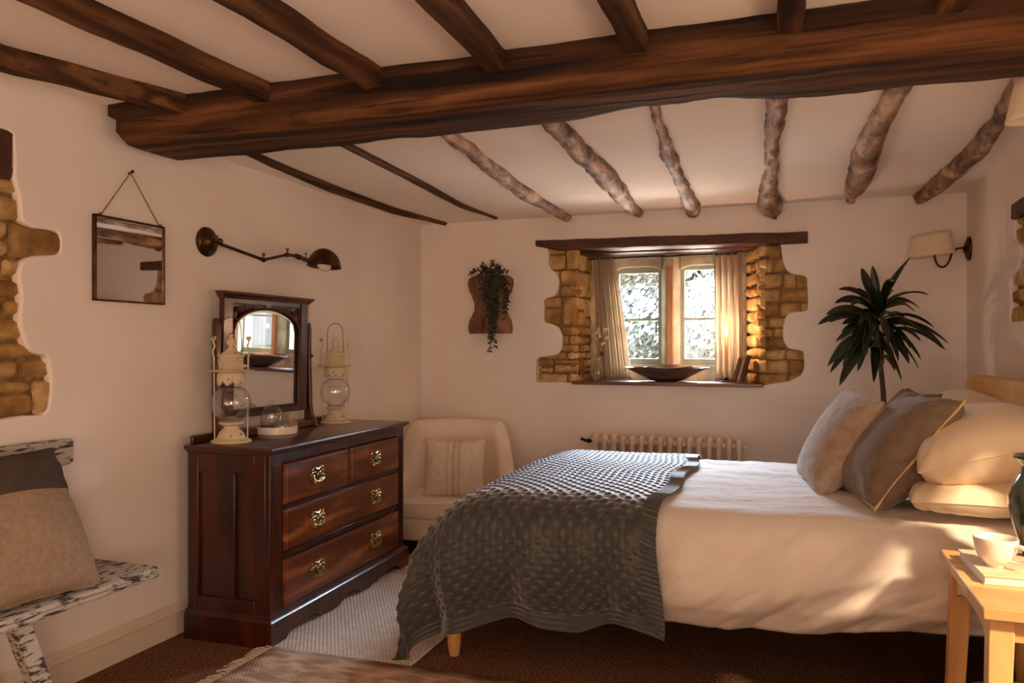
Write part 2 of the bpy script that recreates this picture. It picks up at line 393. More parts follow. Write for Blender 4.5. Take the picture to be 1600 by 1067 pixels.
# ---------------------------------------------------------------- exposed stonework
ms = pm('cotswold_stone', 'ab8d62', 'dfc79c', (11,11,11), .9, .6, 38, .010, det=7, spec=.15, c3='c9ab7c')
nt = ms.node_tree; N = nt.nodes; L = nt.links
at = N.new('ShaderNodeAttribute'); at.attribute_name = 'tint'
rp = N.new('ShaderNodeValToRGB'); e = rp.color_ramp.elements
e[0].color = lin('b9a68c'); e[1].color = lin('fff8ee'); x = e.new(.35); x.color = lin('e8d6b6'); x = e.new(.7); x.color = lin('efe6da')
mx = N.new('ShaderNodeMix'); mx.data_type = 'RGBA'; mx.blend_type = 'MULTIPLY'; mx.inputs[0].default_value = 1
b = N['Principled BSDF']; L.new(at.outputs['Fac'], rp.inputs[0]); L.new(b.inputs['Base Color'].links[0].from_socket, mx.inputs[6]); L.new(rp.outputs[0], mx.inputs[7]); L.new(mx.outputs[2], b.inputs['Base Color'])
M['stone'] = ms
M['mortar'] = pm('earthy_mortar', '6b5538', '96794f', (30,30,30), .95, .8, 60, .01, spec=.1)
def stonework(mb, tints, O, U, Nn, courses, span, wmin, wmax, depth=.03, seed=0, res=.014):
    rr = random.Random(seed); O = Vector(O); U = Vector(U).normalized(); Nn = Vector(Nn).normalized()
    for z0, z1 in courses:
        a0, a1 = span((z0+z1)/2)
        a0 -= rr.uniform(0, .03)
        while a0 < a1 - .01:
            w = min(rr.uniform(wmin, wmax), a1 - a0 + .02)
            if a1 - (a0+w) < wmin*.5: w = a1 - a0 + .005
            rows = [(z0, z1)]
            if (z1-z0) > .09 and rr.random() < .3: zz = rr.uniform(.35,.65); rows = [(z0, z0+(z1-z0)*zz), (z0+(z1-z0)*zz, z1)]
            for q0, q1 in rows:
                g = rr.uniform(.001, .0045)
                h = q1-q0; nu = max(4, int(w/res)); nv = max(4, int(h/res)); sd = rr.random()*90
                dz = depth*rr.uniform(.75, 1.15); t = rr.random(); skew = rr.uniform(-.12,.12)*h; px = rr.uniform(9, 16)
                base = len(mb.v)
                def fn(u, v, a=a0, q=q0, w=w, h=h):
                    x, y = u*2-1, v*2-1
                    f = max(0, 1-abs(x)**px)*max(0, 1-abs(y)**px)
                    p = O + U*(a+g+(w-2*g)*u) + Vector((0,0,1))*(q+g+(h-2*g)*v + skew*x*.5)
                    nn = noise.noise_vector(p*22 + Vector((sd,0,0)))
                    n2 = noise.noise(p*60 + Vector((sd,0,0)))
                    return p + Nn*(dz*f**.30 + (nn.x*.005+n2*.0022)*f**.3 - .004) + (U*nn.y + Vector((0,0,nn.z)))*.005
                mb.grid(fn, nu, nv)
                tints += [t]*(len(mb.v)-base)
            a0 += w
def stone_obj(name, mb, tints, mortar, label):
    o = obj(name, mb, M['stone'], sm=0)
    a = o.data.attributes.new('tint', 'FLOAT', 'POINT'); a.data.foreach_set('value', tints)
    setp(o, kind='structure')
    m = obj('mortar', mortar, M['mortar'], o); return o
def crs(zs): return [(zs[i], zs[i+1]) for i in range(len(zs)-1)]
def ZB(y): return c5(0, y)[1]
# left of the window: big quoins alternate with thin courses, as laid
mb = MB(); T = []
zl = sorted([atY(860, 340+y/3.478, YB).z for y in (150, 285, 430, 590, 640, 690, 730, 770, 845, 912)])
stonework(mb, T, (0,YB+.037,0), (1,0,0), (0,-1,0), crs(zl), lambda z: (-1.565, NX0), .11, .24, seed=5)
zr = sorted([atY(1215, 340+y/3.478, YB).z for y in (140, 215, 300, 385, 460, 540, 600, 650, 715, 775, 850, 925)])
stonework(mb, T, (0,YB+.037,0), (1,0,0), (0,-1,0), crs(zr), lambda z: (NX1+.004, .16), .07, .17, seed=8)
UL = Vector((NB0-NX0, YW-YB-.02, 0)); lL = UL.length
stonework(mb, T, (NX0-.028, YB+.01, 0), UL, (1,0,0), crs(zl), lambda z: (0, lL+.02), .1, .2, seed=11)
UR = Vector((NB1-NX1, YW-YB-.02, 0)); lR = UR.length
zr2 = [NZ0-.01 + (NZ1+.02-NZ0)*k/11 + R.uniform(-.01,.01)*(0<k<11) for k in range(12)]
stonework(mb, T, (NX1+.028, YB+.01, 0), UR, (-1,-.3,0), crs(zr2), lambda z: (0, lR+.02), .08, .16, seed=13)
mo = MB()
mo.box(-1.56, NX0-.012, YB+.034, YB+.05, NZ0-.06, NZ1+.09); mo.box(NX1+.012, .22, YB+.034, YB+.05, NZ0-.06, NZ1+.09)
mo.add([(NX0-.02,YB+.02,NZ0-.03),(NB0-.02,YW+.05,NZ0-.03),(NB0-.02,YW+.05,NZ1+.05),(NX0-.02,YB+.02,NZ1+.05)], [(0,1,2,3)])
mo.add([(NX1+.02,YB+.02,NZ0-.03),(NB1+.02,YW+.05,NZ0-.03),(NB1+.02,YW+.05,NZ1+.05),(NX1+.02,YB+.02,NZ1+.05)], [(0,1,2,3)])
stone_obj('trim_1', mb, T, mo, '')
# left wall patch
mb = MB(); T = []
zs = sorted([atX(20, 180+y/2.135, XL).z for y in (95, 160, 205, 350, 475, 545, 610, 675, 755, 815, 885, 1012)])
stonework(mb, T, (XL-.037,0,0), (0,1,0), (1,0,0), crs(zs), lambda z: (1.4, 2.08), .12, .26, seed=21)
mo = MB(); mo.box(XL-.05, XL-.034, 1.36, 2.1, zs[0]-.02, zs[-1]+.12)
stone_obj('trim_2', mb, T, mo, '')
# right wall patch
mb = MB(); T = []
zs = sorted([atX(1590, y, XR).z for y in (325, 352, 385, 415, 448, 475, 508)])
stonework(mb, T, (XR+.037,0,0), (0,1,0), (-1,0,0), crs(zs), lambda z: (3.45, 4.02), .12, .24, seed=31)
mo = MB(); mo.box(XR+.034, XR+.05, 3.46, 4.05, zs[0]-.02, zs[-1]+.12)
stone_obj('trim_3', mb, T, mo, '')

# ---------------------------------------------------------------- timber
def timber(mb, pts, w, h, amp=.006, seed=0, step=.05, ws=None, sec=4, fine=.4):
    """a hewn bar: rectangular section with rounded, wandering edges"""
    P = [Vector(p) for p in pts]; res = []
    for i in range(len(P)-1):
        m = max(1, int((P[i+1]-P[i]).length/step))
        for j in range(m):
            res.append((P[i].lerp(P[i+1], j/m), i + j/m))
    res.append((P[-1], len(P)-1))
    ring = []
    c = .16
    for sx, sy in ((-1,-1),(1,-1),(1,1),(-1,1)): pass
    # unit section
    base = [(-1+c,-1),( -.33,-1),(.33,-1),(1-c,-1),(1,-1+c),(1,-.33),(1,.33),(1,1-c),(1-c,1),(.33,1),(-.33,1),(-1+c,1),(-1,1-c),(-1,.33),(-1,-.33),(-1,-1+c)]
    n = len(base); vs = []
    for k, (p, tt) in enumerate(res):
        a = res[max(0,k-1)][0]; b = res[min(len(res)-1,k+1)][0]; t = (b-a).normalized()
        x = t.cross(Vector((0,0,1))).normalized(); y = Vector((0,0,1))
        s = 1 if ws is None else (ws[int(min(tt,len(ws)-1))]*(1-(tt%1)) + ws[min(len(ws)-1,int(tt)+1)]*(tt%1))
        for bx, by in base:
            q = p + x*bx*w/2*s + y*by*h/2*s
            nn = noise.noise_vector(Vector((q.x*5+seed, q.y*5, q.z*5))); n2 = noise.noise_vector(q*22 + Vector((seed,0,0)))
            vs.append(q + (x*(nn.x*amp*1.6+n2.x*amp*fine) + y*(nn.y*amp+n2.y*amp*fine)))
    fs = [(k*n+i, k*n+(i+1)%n, (k+1)*n+(i+1)%n, (k+1)*n+i) for k in range(len(res)-1) for i in range(n)]
    fs += [tuple(range(n)), tuple((len(res)-1)*n+i for i in range(n))]
    mb.add(vs, fs)
mb = MB()
timber(mb, [(XL+.035,2.36,2.035),(-1.2,2.36,2.03),(-.2,2.36,2.035),(XR-.02,2.37,2.03)], .30, .165, .006, 4, .025)
for i, v in enumerate(mb.v):   # the sawn, chamfered left end
    x, y, z = v
    if x < XL+.11 and z < 2.03:
        mb.v[i] = (x, y + (0.04*(1-(x-XL-.035)/.075) if y < 2.3 else 0), z + .05*(1-(x-XL-.035)/.075))
    if -.75 < x < .1 and y > 2.42 and z < 2.0:   # waney hollow on the far lower edge
        f = math.sin((x+.75)/.85*PI)**2; mb.v[i] = (mb.v[i][0], y-.03*f, z+.018*f)
setp(obj('ceiling_beam', mb, M['beam'], sm=50), 'massive dark oak main beam spanning the ceiling', 'ceiling beam')
G = 'dark squared joists in front of the main beam'
fj = [((0,97),(215,152), 'dark squared ceiling joist running closest to the left wall, in front of the main beam'),
      ((68,0),(385,140), 'dark joist meeting the main beam above the hanging wall mirror'),
      ((372,0),(568,120), 'dark joist meeting the main beam above the dressing mirror, third from left'),
      ((680,0),(772,100), 'dark joist meeting the main beam near the middle of the picture top'),
      ((960,0),(992,70), 'short dark joist above the main beam, left of the one over the window'),
      ((1235,0),(1234,45), 'short dark joist at the picture top, directly above the right end of the lintel'),
      ((1506,0),(1480,14), 'stub of dark joist in the top right corner above the main beam')]
for k, (a, b, lab) in enumerate(fj):
    p = atZ(*a, 2.06); q = atZ(*b, 2.06); d = (q-p)/max(1e-3, (q.y-p.y))
    if abs(d.x) > .35: d.x = .35*(1 if d.x > 0 else -1)
    mb = MB(); s0 = q + d*(2.235-q.y); s1 = q + d*(YF+.02-q.y)
    s1.x = max(XL+.08, min(XR-.06, s1.x)); 
    mid = p.copy()
    timber(mb, [s0 + Vector((0,0,.018)), mid + Vector((0,0,.018)) if p.y < 2.0 else (s0+s1)/2 + Vector((0,0,.018)), s1 + Vector((0,0,.018))], .064, .075, .006, k*9+2)
    setp(obj('ceiling_joist', mb, M['joist'], sm=50), lab, 'ceiling joist')
bj = [([(385,242,16),(450,270,17),(525,300,18),(610,330,15),(695,353,9)], 'joist', 'slim dark joist behind the main beam, running close along the left wall'),
      ([(540,232,15),(600,262,15),(660,292,14),(720,325,11),(775,345,6)], 'joist', 'thin tapering brown joist behind the main beam, second from the left wall'),
      ([(700,214,24),(745,245,25),(800,290,25),(850,322,21),(897,348,15)], 'rustic', 'knotty round joist ending above the wooden torso planter'),
      ([(860,190,36),(905,235,34),(940,270,38),(965,300,32),(985,325,22),(1003,343,13)], 'rustic', 'thick gnarled joist tapering to a point above the left of the window'),
      ([(1026,180,17),(1033,210,20),(1046,250,25),(1059,275,20),(1070,300,20),(1079,320,27),(1088,343,20)], 'rustic', 'thin crooked pale joist ending above the middle of the window'),
      ([(1214,165,38),(1209,200,31),(1205,235,25),(1206,265,23),(1199,300,30),(1203,320,37),(1214,338,38)], 'rustic', 'wavy joist with a club-shaped foot above the lintel right end'),
      ([(1402,145,38),(1377,185,38),(1357,225,42),(1350,258,46),(1338,290,37),(1330,310,18),(1325,328,10)], 'rustic', 'bulging joist narrowing to a stub above the tall plant'),
      ([(1596,130,28),(1568,180,28),(1537,225,34),(1512,250,36),(1465,290,30),(1425,322,22)], 'rustic', 'bent dark joist in the far right corner of the ceiling')]
for k, (pl, mt, lab) in enumerate(bj):
    pts = []; rs = []
    for px, py, w in pl:
        z = 2.035; t = (z-CH)*FPX/(HY-py); r = w*t/FPX/2
        pts.append(atZ(px, py, z)); rs.append(r)
    d = pts[0]-pts[1]; d.normalize(); pts.insert(0, pts[0] + d*max(.02, (pts[0].y-2.42)/max(.3, -d.y))); rs.insert(0, rs[0])
    P = []; RR = []
    for i in range(len(pts)-1):
        for j in range(8):
            t = j/8; P.append(pts[i].lerp(pts[i+1], t)); s = t*t*(3-2*t); RR.append(rs[i]*(1-s)+rs[i+1]*s)
    P.append(pts[-1]); RR.append(rs[-1])
    for _ in range(3): P = [P[0]] + [(P[i-1]+P[i]*2+P[i+1])/4 for i in range(1,len(P)-1)] + [P[-1]]
    for i, p in enumerate(P):
        p.y = min(p.y, YB-.015)
        RR[i] = max(.013, RR[i]*.9); p.z = ZC2 - RR[i]*.45 + .004
        a_ = .35 if mt == 'rustic' else .08
        nn = noise.noise_vector(Vector((p.y*4.5, k*7, 0))); p.x += nn.x*.010*(a_>.1); RR[i] *= 1 + a_*.35*nn.y
    mb = MB(); mb.tube(P, RR, 18, jit=.10 if mt == 'rustic' else .12, seed=k*5)
    for i, v in enumerate(mb.v):
        q = Vector(v); n2 = noise.noise(Vector((q.x*26, q.y*8, q.z*26)))*.009 + noise.noise(Vector((q.x*60, q.y*28, q.z*60)))*.004
        if mt == 'rustic': mb.v[i] = (v[0]+n2, v[1], v[2]+n2*.8)
    setp(obj('ceiling_joist', mb, M[mt], sm=60), lab, 'ceiling joist')
# lintels
mb = MB(); a = atY(838, 384, YB-.01); b2 = atY(1262, 371, YB-.01)
timber(mb, [(a.x,YB+.08,a.z),((a.x+b2.x)/2,YB+.08,(a.z+b2.z)/2),(b2.x,YB+.08,b2.z)], .22, .07, .006, 77, .03)
for i, v in enumerate(mb.v):
    x, y, z = v
    if x < a.x+.16 and z < a.z: mb.v[i] = (x, y, z + .03*(1-(x-a.x)/.16))
setp(obj('wooden_lintel', mb, M['lintel'], sm=50), 'long dark oak lintel above the window in the back wall', 'lintel')
mb = MB(); timber(mb, [(NX0-.01,5.115,NZ1+.014),(NX1+.01,5.115,NZ1+.014)], .24, .03, .003, 5)
setp(obj('soffit_board', mb, M['lintel'], sm=50), 'dark board lining the top of the window niche behind the lintel', 'board')
mb = MB(); p = c1(30, 130); timber(mb, [(XL-.06,1.5,p[1]+.0),(XL-.06,c1(44,100)[0]+.0,p[1])], .11, .17, .005, 15)
setp(obj('wooden_lintel', mb, M['lintel'], sm=50), 'dark lintel end above the exposed stones at the left edge', 'lintel')
mb = MB(); p = c6(1230, 85); q = c6(1208,100); timber(mb, [(XR+.03,q[0]-.005,p[1]),(XR+.03,3.55,p[1])], .09, .07, .004, 25)
setp(obj('wooden_lintel', mb, M['lintel'], sm=50), 'dark lintel end above the exposed stones at the right edge', 'lintel')

# ---------------------------------------------------------------- the window
W = setp(bpy.data.objects.new('window_1', None), kind='structure'); COL.objects.link(W); W.location = (-.78, YW, NZ0)
s0, s1, mxl, mxr, zt, zb = -1.13, -.375, -.811, -.689, 1.715, 1.086
mb = MB(); mb.box(NB0-.02, s0, YW-.03, YW+.12, NZ0-.02, NZ1+.03); mb.box(s1, NB1+.02, YW-.03, YW+.12, NZ0-.02, NZ1+.03)
mb.box(s0, s1, YW-.03, YW+.12, NZ0-.02, zb)
# head stones with a shallow arch over each light
for a, b3 in ((s0, mxl), (mxr, s1)):
    n = 14; pts = [(a, NZ1+.02)] + [(a + (b3-a)*i/n, zt + .028*(1-abs(2*i/n-1)**5)) for i in range(n+1)] + [(b3, NZ1+.02)]
    mb.prism(pts, .15, Matrix(((1,0,0,0),(0,0,1,YW-.03),(0,1,0,0),(0,0,0,1))))
obj('stone_surround', mb, M['stone_frame'], W, w=True, bev=.006)
mb = MB(); mb.prism([(mxl,YW+.1),(mxl,YW-.02),(mxl+.035,YW-.07),(mxr-.035,YW-.07),(mxr,YW-.02),(mxr,YW+.1)], NZ1+.02-zb+.002, Matrix.Translation((0,0,zb-.001)))
obj('stone_mullion', mb, M['stone_frame'], W, w=True, bev=.004)
mb = MB(); mb.box(mxl+.045, mxr-.04, YW-.082, YW-.068, zb, 1.73)
obj('mullion_batten', mb, M['mullion'], W, w=True, bev=.003)
for k, (a, b3) in enumerate(((s0, mxl), (mxr, s1))):
    mb = MB(); f = .026; z0, z1 = zb, zt + .03
    fy0, fy1 = YW+.01, YW+.045
    mb.box(a, a+f, fy0, fy1, z0, z1); mb.box(b3-f*(1 if k == 0 else .35), b3, fy0, fy1, z0, z1)
    mb.box(a+f, b3-f*(1 if k == 0 else .35), fy0, fy1, z0, z0+f*1.5); mb.box(a+f, b3-f*(1 if k == 0 else .35), fy0, fy1, z1-f*1.6 if k == 0 else z1-.03, z1)
    cf = obj('casement_or_fill_frame', mb, M['sage'], W, w=True, bev=.002)
    mb = MB(); mb.box(a+f, b3-f*.3, fy0+.008, fy1-.006, 1.382, 1.398); obj('glazing_bar', mb, M['sage'], cf)
    cf.children[0].parent = cf
    cf.children[0].data.transform(wm(cf).inverted())
    mb = MB(); mb.box(a+f*.5, b3-f*.3, YW+.024, YW+.027, z0+.01, z1-.01); g = obj('window_pane', mb, M['glass'], W, w=True)
mb = MB(); mb.tube([(-.835,YW+.0,1.37),(-.845,YW-.02,1.37),(-.845,YW-.028,1.36),(-.845,YW-.028,1.29)], .004, 6)
mb.tube([(-1.085,YW+.0,1.375),(-1.07,YW-.02,1.385),(-1.04,YW-.02,1.38)], .004, 6)
obj('window_catch', mb, M['iron'], W, w=True)
# sill board
mb = MB(); mb.box(NX0-.02, NX1+.025, YB-.035, YW-.03, NZ0-.022, NZ0)
obj_s = setp(obj('window_sill', mb, M['sill'], bev=.004), kind='structure')
# window in the right hand wall (outside the picture, lets the low sun in)
W2 = setp(bpy.data.objects.new('window_2', None), kind='structure'); COL.objects.link(W2); W2.location = (XR+.1, 1.6, .78)
mb = MB(); y0, y1, z0, z1 = WR
for a, b3, c, d in ((y0,y0+.03,z0,z1),(y1-.03,y1,z0,z1),(y0,y1,z0,z0+.03),(y0,y1,z1-.03,z1)): mb.box(XR+.05, XR+.085, a, b3, c, d)
obj('casement_or_fill_frame', mb, M['sage'], W2, w=True)
W4 = setp(bpy.data.objects.new('fill_opening', None), kind='structure'); COL.objects.link(W4); W4.location = (XR+.1, -1.1, .7)  # unseen opening, added only to hold the side fill lamp
mb = MB(); y0, y1, z0, z1 = WR4
for a, b3, c, d in ((y0,y0+.04,z0,z1),(y1-.04,y1,z0,z1),(y0,y1,z0,z0+.04),(y0,y1,z1-.04,z1)): mb.box(XR+.05, XR+.085, a, b3, c, d)
obj('casement_or_fill_frame', mb, M['sage'], W4, w=True)  # frame dressing the added fill opening
W3 = setp(bpy.data.objects.new('window_3', None), kind='structure'); COL.objects.link(W3); W3.location = (-.6, YF-.1, .5)
mb = MB()
for k in range(4):
    x = RW[0] + (RW[1]-RW[0]-.04)*k/3; mb.box(x, x+.04, YF-.1, YF-.06, RW[2], RW[3])
for z in (RW[2], RW[3]-.04): mb.box(RW[0], RW[1], YF-.1, YF-.06, z, z+.04)
obj('casement_or_fill_frame', mb, M['sage'], W3, w=True)
# ================================================================ CHEST OF DRAWERS
ch = thing('chest_of_drawers', 'polished dark mahogany chest of drawers standing against the left wall', 'chest of drawers', (-2.185, 3.185, 0), math.radians(1.6))
BX0, BX1, BY = -.190, .212, .600
m = MB(); m.box(BX0, BX1-.022, -BY+.014, BY-.014, .10, .768)
# face frame and side frames (stiles and rails round two sunk panels)
for sy in (-1, 1):
    y0, y1 = sorted((sy*BY, sy*(BY-.016)))
    for a, b in ((BX0, BX0+.052), (BX1-.075, BX1-.024)): m.box(a, b, y0, y1, .10, .766)
    m.box(.002, .042, y0, y1, .175, .69)
    m.box(BX0+.052, BX1-.075, y0, y1, .69, .766); m.box(BX0+.052, BX1-.075, y0, y1, .10, .175)
    y0, y1 = sorted((sy*BY, sy*(BY-.082)))
    m.box(BX1-.024, BX1, y0, y1, .10, .768)
DR = [(-.515,-.012,.557,.722),(.012,.515,.557,.722),(-.515,.515,.365,.532),(-.515,.515,.137,.325)]
for z0, z1 in ((.728,.768),(.534,.555),(.335,.358),(.10,.134)): m.box(BX1-.023, BX1-.002, -.52, .52, z0, z1)
m.box(BX1-.023, BX1-.002, -.010, .010, .534, .73)
obj('body', m, M['mahog_side'], ch, bev=.003)
for sy in (-1, 1):     # reeded corner pilasters
    m = MB(); ys = []
    for k in range(4): 
        for a in range(5): ys.append((BX1-.002+.007*math.sin(PI*a/4), sy*(.527-.008+k*.0165 + .0165*a/4)))
    n = len(ys); m.add([(x, y, z) for z in (.135,.72) for x, y in ys] , [(i, i+1, n+i+1, n+i) for i in range(n-1)] + [tuple(range(n)), tuple(range(2*n-1, n-1, -1))])
    obj('pilaster', m, M['mahog_side'], ch, sm=60)
def slab(m, x0, x1, y0, y1, prof):
    """board whose rim follows prof [(outset, z)]"""
    rings = []
    for o_, z in prof: rings.append([(x0, y0-o_, z), (x1+o_, y0-o_, z), (x1+o_, y1+o_, z), (x0, y1+o_, z)])
    vs = [p for r_ in rings for p in r_]; n = 4
    m.add(vs, [(k*4+i, k*4+(i+1)%4, k*4+4+(i+1)%4, k*4+4+i) for k in range(len(rings)-1) for i in range(4)] + [(0,1,2,3), tuple(len(vs)-4+i for i in range(4))])
m = MB(); slab(m, BX0, BX1, -BY, BY, [(.002,.766),(.006,.767),(.010,.772),(.011,.776),(.019,.779),(.023,.784),(.0235,.789),(.020,.795),(.014,.7975)])
obj('top_board', m, M['mahog'], ch, sm=30)
m = MB(); m.box(BX0, BX0+.016, -BY+.01, BY-.01, .797, .832); obj('back_rail', m, M['mahog'], ch, bev=.006)
# plinth with scalloped apron
m = MB()
ap = [(-.622,0),(-.545,0),(-.52,.010),(-.50,.032),(-.46,.046),(-.38,.048),(-.32,.046),(-.28,.036),(-.262,.022),(-.245,.022),(-.235,.034),(-.215,.022),(-.17,.014),(-.11,.016),(-.08,.030),(-.05,.046),(0,.052),
      (.05,.046),(.08,.030),(.11,.016),(.17,.014),(.215,.022),(.235,.034),(.245,.022),(.262,.022),(.28,.036),(.32,.046),(.38,.048),(.46,.046),(.50,.032),(.52,.010),(.545,0),(.622,0),(.622,.095),(-.622,.095)]
m.prism(ap, .022, Matrix(((0,0,1,BX1-.002),(1,0,0,0),(0,1,0,0),(0,0,0,1))))
for sy in (-1,1): a, b = sorted((sy*.622, sy*.60)); m.box(BX0, BX1-.002, a, b, 0, .095)
m2 = MB(); slab(m2, BX0, BX1, -.601, .601, [(.020,.095),(.0205,.103),(.016,.108),(.014,.113),(.006,.118),(0,.122)])
m.add(m2.v, m2.f)
obj('plinth', m, M['mahog_side'], ch, sm=30)
def handle(dr, y, z):
    # cast rococo pull: pierced leafy backplate, oval boss, swan bail
    h = MB(); x0 = BX1+.017
    for sy in (-1, 1):
        for j, (a, b, c, d) in enumerate(((.008,.012,.034,.022),(.010,-.004,.036,-.012),(.014,-.014,.030,-.024),(.018,.006,.040,.004),(.006,-.018,.014,-.030),(.022,.014,.028,.028))):
            P = []
            for q in range(7):
                t = q/6; P.append((x0 + .002 + .004*math.sin(t*PI), y + sy*(a+(c-a)*t + .006*math.sin(t*PI*1.4)), z + b+(d-b)*t + .005*math.sin(t*PI)*(1 if j % 2 else -1)))
            h.tube(P, [.0034,.0042,.0046,.0042,.0034,.0026,.0040], 6)
            h.ball(P[-1], .0048, 7, 5)
    h.tube([(x0+.003, y-.014, z+.026), (x0+.004, y, z+.020), (x0+.004, y+.014, z+.027)], [.003,.005,.003], 6)
    def SC(h): h.v = [(p[0], y+(p[1]-y)*1.4, z+(p[2]-z)*1.12) for p in h.v]; return h
    pl = obj('handle', SC(h), M['brass'], dr)
    h = MB(); h.ball((x0+.010, y, z), .013, 12, 8, (.6,.85,1.35))
    obj('boss', SC(h), M['brass'], pl)
    h = MB(); P = []
    for q in range(13):
        a = PI*(q/12); P.append((x0+.008+.010*math.sin(a), y - .029*math.cos(a), z - .002 - .022*math.sin(a)**.7))
    h.tube(P, .0024, 6); obj('bail', SC(h), M['brass'], pl)
for k, (y0, y1, z0, z1) in enumerate(DR):
    m = MB(); c = .008
    P = [(y0,z0),(y1,z0),(y1,z1),(y0,z1)]; sg = [(1,1),(-1,1),(-1,-1),(1,-1)]
    rings = [(BX1-.03,0),(BX1+.005,0),(BX1+.011,.003),(BX1+.0125,.008),(BX1+.016,.010),(BX1+.0165,.016)]
    vs = [(x, p[0]+s_[0]*o_, p[1]+s_[1]*o_) for x, o_ in rings for p, s_ in zip(P, sg)]
    m.add(vs, [(a*4+i, a*4+(i+1)%4, a*4+4+(i+1)%4, a*4+4+i) for a in range(len(rings)-1) for i in range(4)] + [(0,1,2,3), tuple(len(vs)-4+i for i in range(4))])
    d = obj('drawer', m, M['drawer'], ch, sm=30)
    zc = (z0+z1)/2 + .006
    for y in ((-.285,) if k == 0 else (.245,) if k == 1 else (-.285, .245)): handle(d, y, zc)

# ================================================================ DRESSING MIRROR
MT = math.radians(1.2)
dm = thing('dressing_mirror', 'arched mahogany dressing mirror with fretwork corners, standing on the chest', 'mirror', (-2.350, 3.08, .7975), math.radians(-.7))
FW, GZ0, GS, GT = .31, .115, .475, .585
fr = bpy.data.objects.new('mirror_frame', None); bpy.data.objects.remove(fr)
def arch(y): return GS + (GT-GS)*math.sqrt(max(0, 1-(y/.245)**2))
tilt = Matrix.Translation((0,0,.32)) @ Matrix.Rotation(MT, 4, 'Y') @ Matrix.Translation((0,0,-.32))
def TL(m): m.v = [tuple(tilt @ Vector(p)) for p in m.v]; return m
m = MB()
m.box(-.012, .016, -FW, -.25, .085, .625); m.box(-.012, .016, .25, FW, .085, .625); m.box(-.012, .016, -.25, .25, .085, GZ0)
m.box(-.012, .010, -.25, .25, .600, .625)
m.box(-.012, -.006, -.28, .28, .09, .62)
frame = obj('mirror_frame', TL(m), M['mahog'], dm, bev=.004)
m = MB(); N_ = 30; ys = [-.245 + .49*i/N_ for i in range(N_+1)]   # arched bead
m.tube([(.012, -.245, GZ0+.002)] + [(.012, y, arch(y)) for y in ys] + [(.012, .245, GZ0+.002)], .007, 8)
m.tube([(.012, -.245, GZ0+.004), (.012, .245, GZ0+.004)], .006, 8)
obj('arch_bead', TL(m), M['mahog'], dm)
m = MB(); m.add([(.0, y, z) for y in (-.245,) for z in (GZ0,)] + [(.0, .245, GZ0)] + [(.0, y, arch(y)) for y in reversed(ys)], [tuple(range(N_+3))])
m.add([(-.004, .0, .2),(-.004,.01,.2),(-.004,0,.21)], [(0,1,2)])
obj('mirror_glass', TL(m), M['mirror'], dm, flat=True)
m = MB()   # bevelled rim of the glass
q = [(-.245, GZ0)] + [(y, arch(y)) for y in ys] + [(.245, GZ0)]
cy, cz = 0, .34
o1 = [Vector((.0025, a, b)) for a, b in q]; o2 = [Vector((.0012, a*.93, cz+(b-cz)*.93)) for a, b in q]
n = len(q); m.add(o1+o2, [(i, i+1, n+i+1, n+i) for i in range(n-1)] + [(n-1, 0, n, 2*n-1)])
obj('bevelled_rim', TL(m), M['mirror'], dm, flat=True)
# carved spandrels: leaf sprays and ring chain behind the arch
m = MB()
for sy in (-1, 1):
    cx_, cz_ = sy*.222, .572
    for k in range(9):
        a = -PI/2 + (k-1)*.30; L_ = .045 if k % 2 else .030
        if sy < 0: a = PI - a
        dy, dz = math.cos(a)*-1*1, math.sin(a)
        e_ = Vector((.004, cx_ + (-abs(math.cos(a)) if sy > 0 else abs(math.cos(a)))*L_*1.2*(1 if k > 1 else -.2), cz_ + dz*L_))
        if e_.z < arch(e_.y)+.008: e_.z = arch(e_.y)+.008
        if e_.z > .596: e_.z = .596
        m.tube([(.002, cx_, cz_), ((.006), (cx_+e_.y)/2, (cz_+e_.z)/2+.003), e_], [.002,.0045,.0012], 6)
    for k in range(9):
        y = sy*(.175 - k*.0165); zm = (arch(y)+.598)/2+.003; hr = max(.003, (.596-arch(y))/2-.004)
        m.tube([(.004, y + .006*math.cos(t*PI/4), zm + hr*math.sin(t*PI/4)) for t in range(9)], .0018, 5)
    m.ball((.004, cx_, cz_), .007, 8, 6)
    m.box(-.002, .002, min(sy*.25, sy*.245), max(sy*.25, sy*.245), .47, .6)
m.box(-.004, .010, -.016, .016, .586, .604)
obj('fretwork', TL(m), M['mahog'], dm)
m = MB(); vs = []
for x, w_, z in ((-.014,.314,.622),(.018,.314,.622),(.022,.318,.628),(.024,.322,.634),(.034,.334,.642),(.036,.336,.652),(-.014,.336,.652)):
    vs += [(x, -w_, z), (x, w_, z)]
k_ = len(vs)//2
m.add(vs, [(2*i, 2*i+1, 2*((i+1)%k_)+1, 2*((i+1)%k_)) for i in range(k_)] + [tuple(2*i for i in range(k_)), tuple(2*i+1 for i in range(k_))])
obj('cornice', TL(m), M['mahog'], dm, sm=30)
for sy in (-1, 1):
    m = MB(); y = sy*.335
    m.prism([(-.016,0),(.060,0),(.052,.03),(.030,.06),(.022,.12),(.018,.30),(.016,.50),(.010,.53),(-.010,.53),(-.014,.50)], .022, Matrix(((1,0,0,0),(0,0,1,y-.011),(0,1,0,0),(0,0,0,1))))
    po_ = obj('mirror_post', m, M['mahog'], dm, bev=.003)
    m = MB(); m.ball((.022, y, .36), .010, 10, 7); obj('pivot_knob', m, M['mahog'], po_)
m = MB(); m.box(-.012, .045, -.335, .335, 0, .035); obj('base_rail', m, M['mahog'], dm, bev=.006)

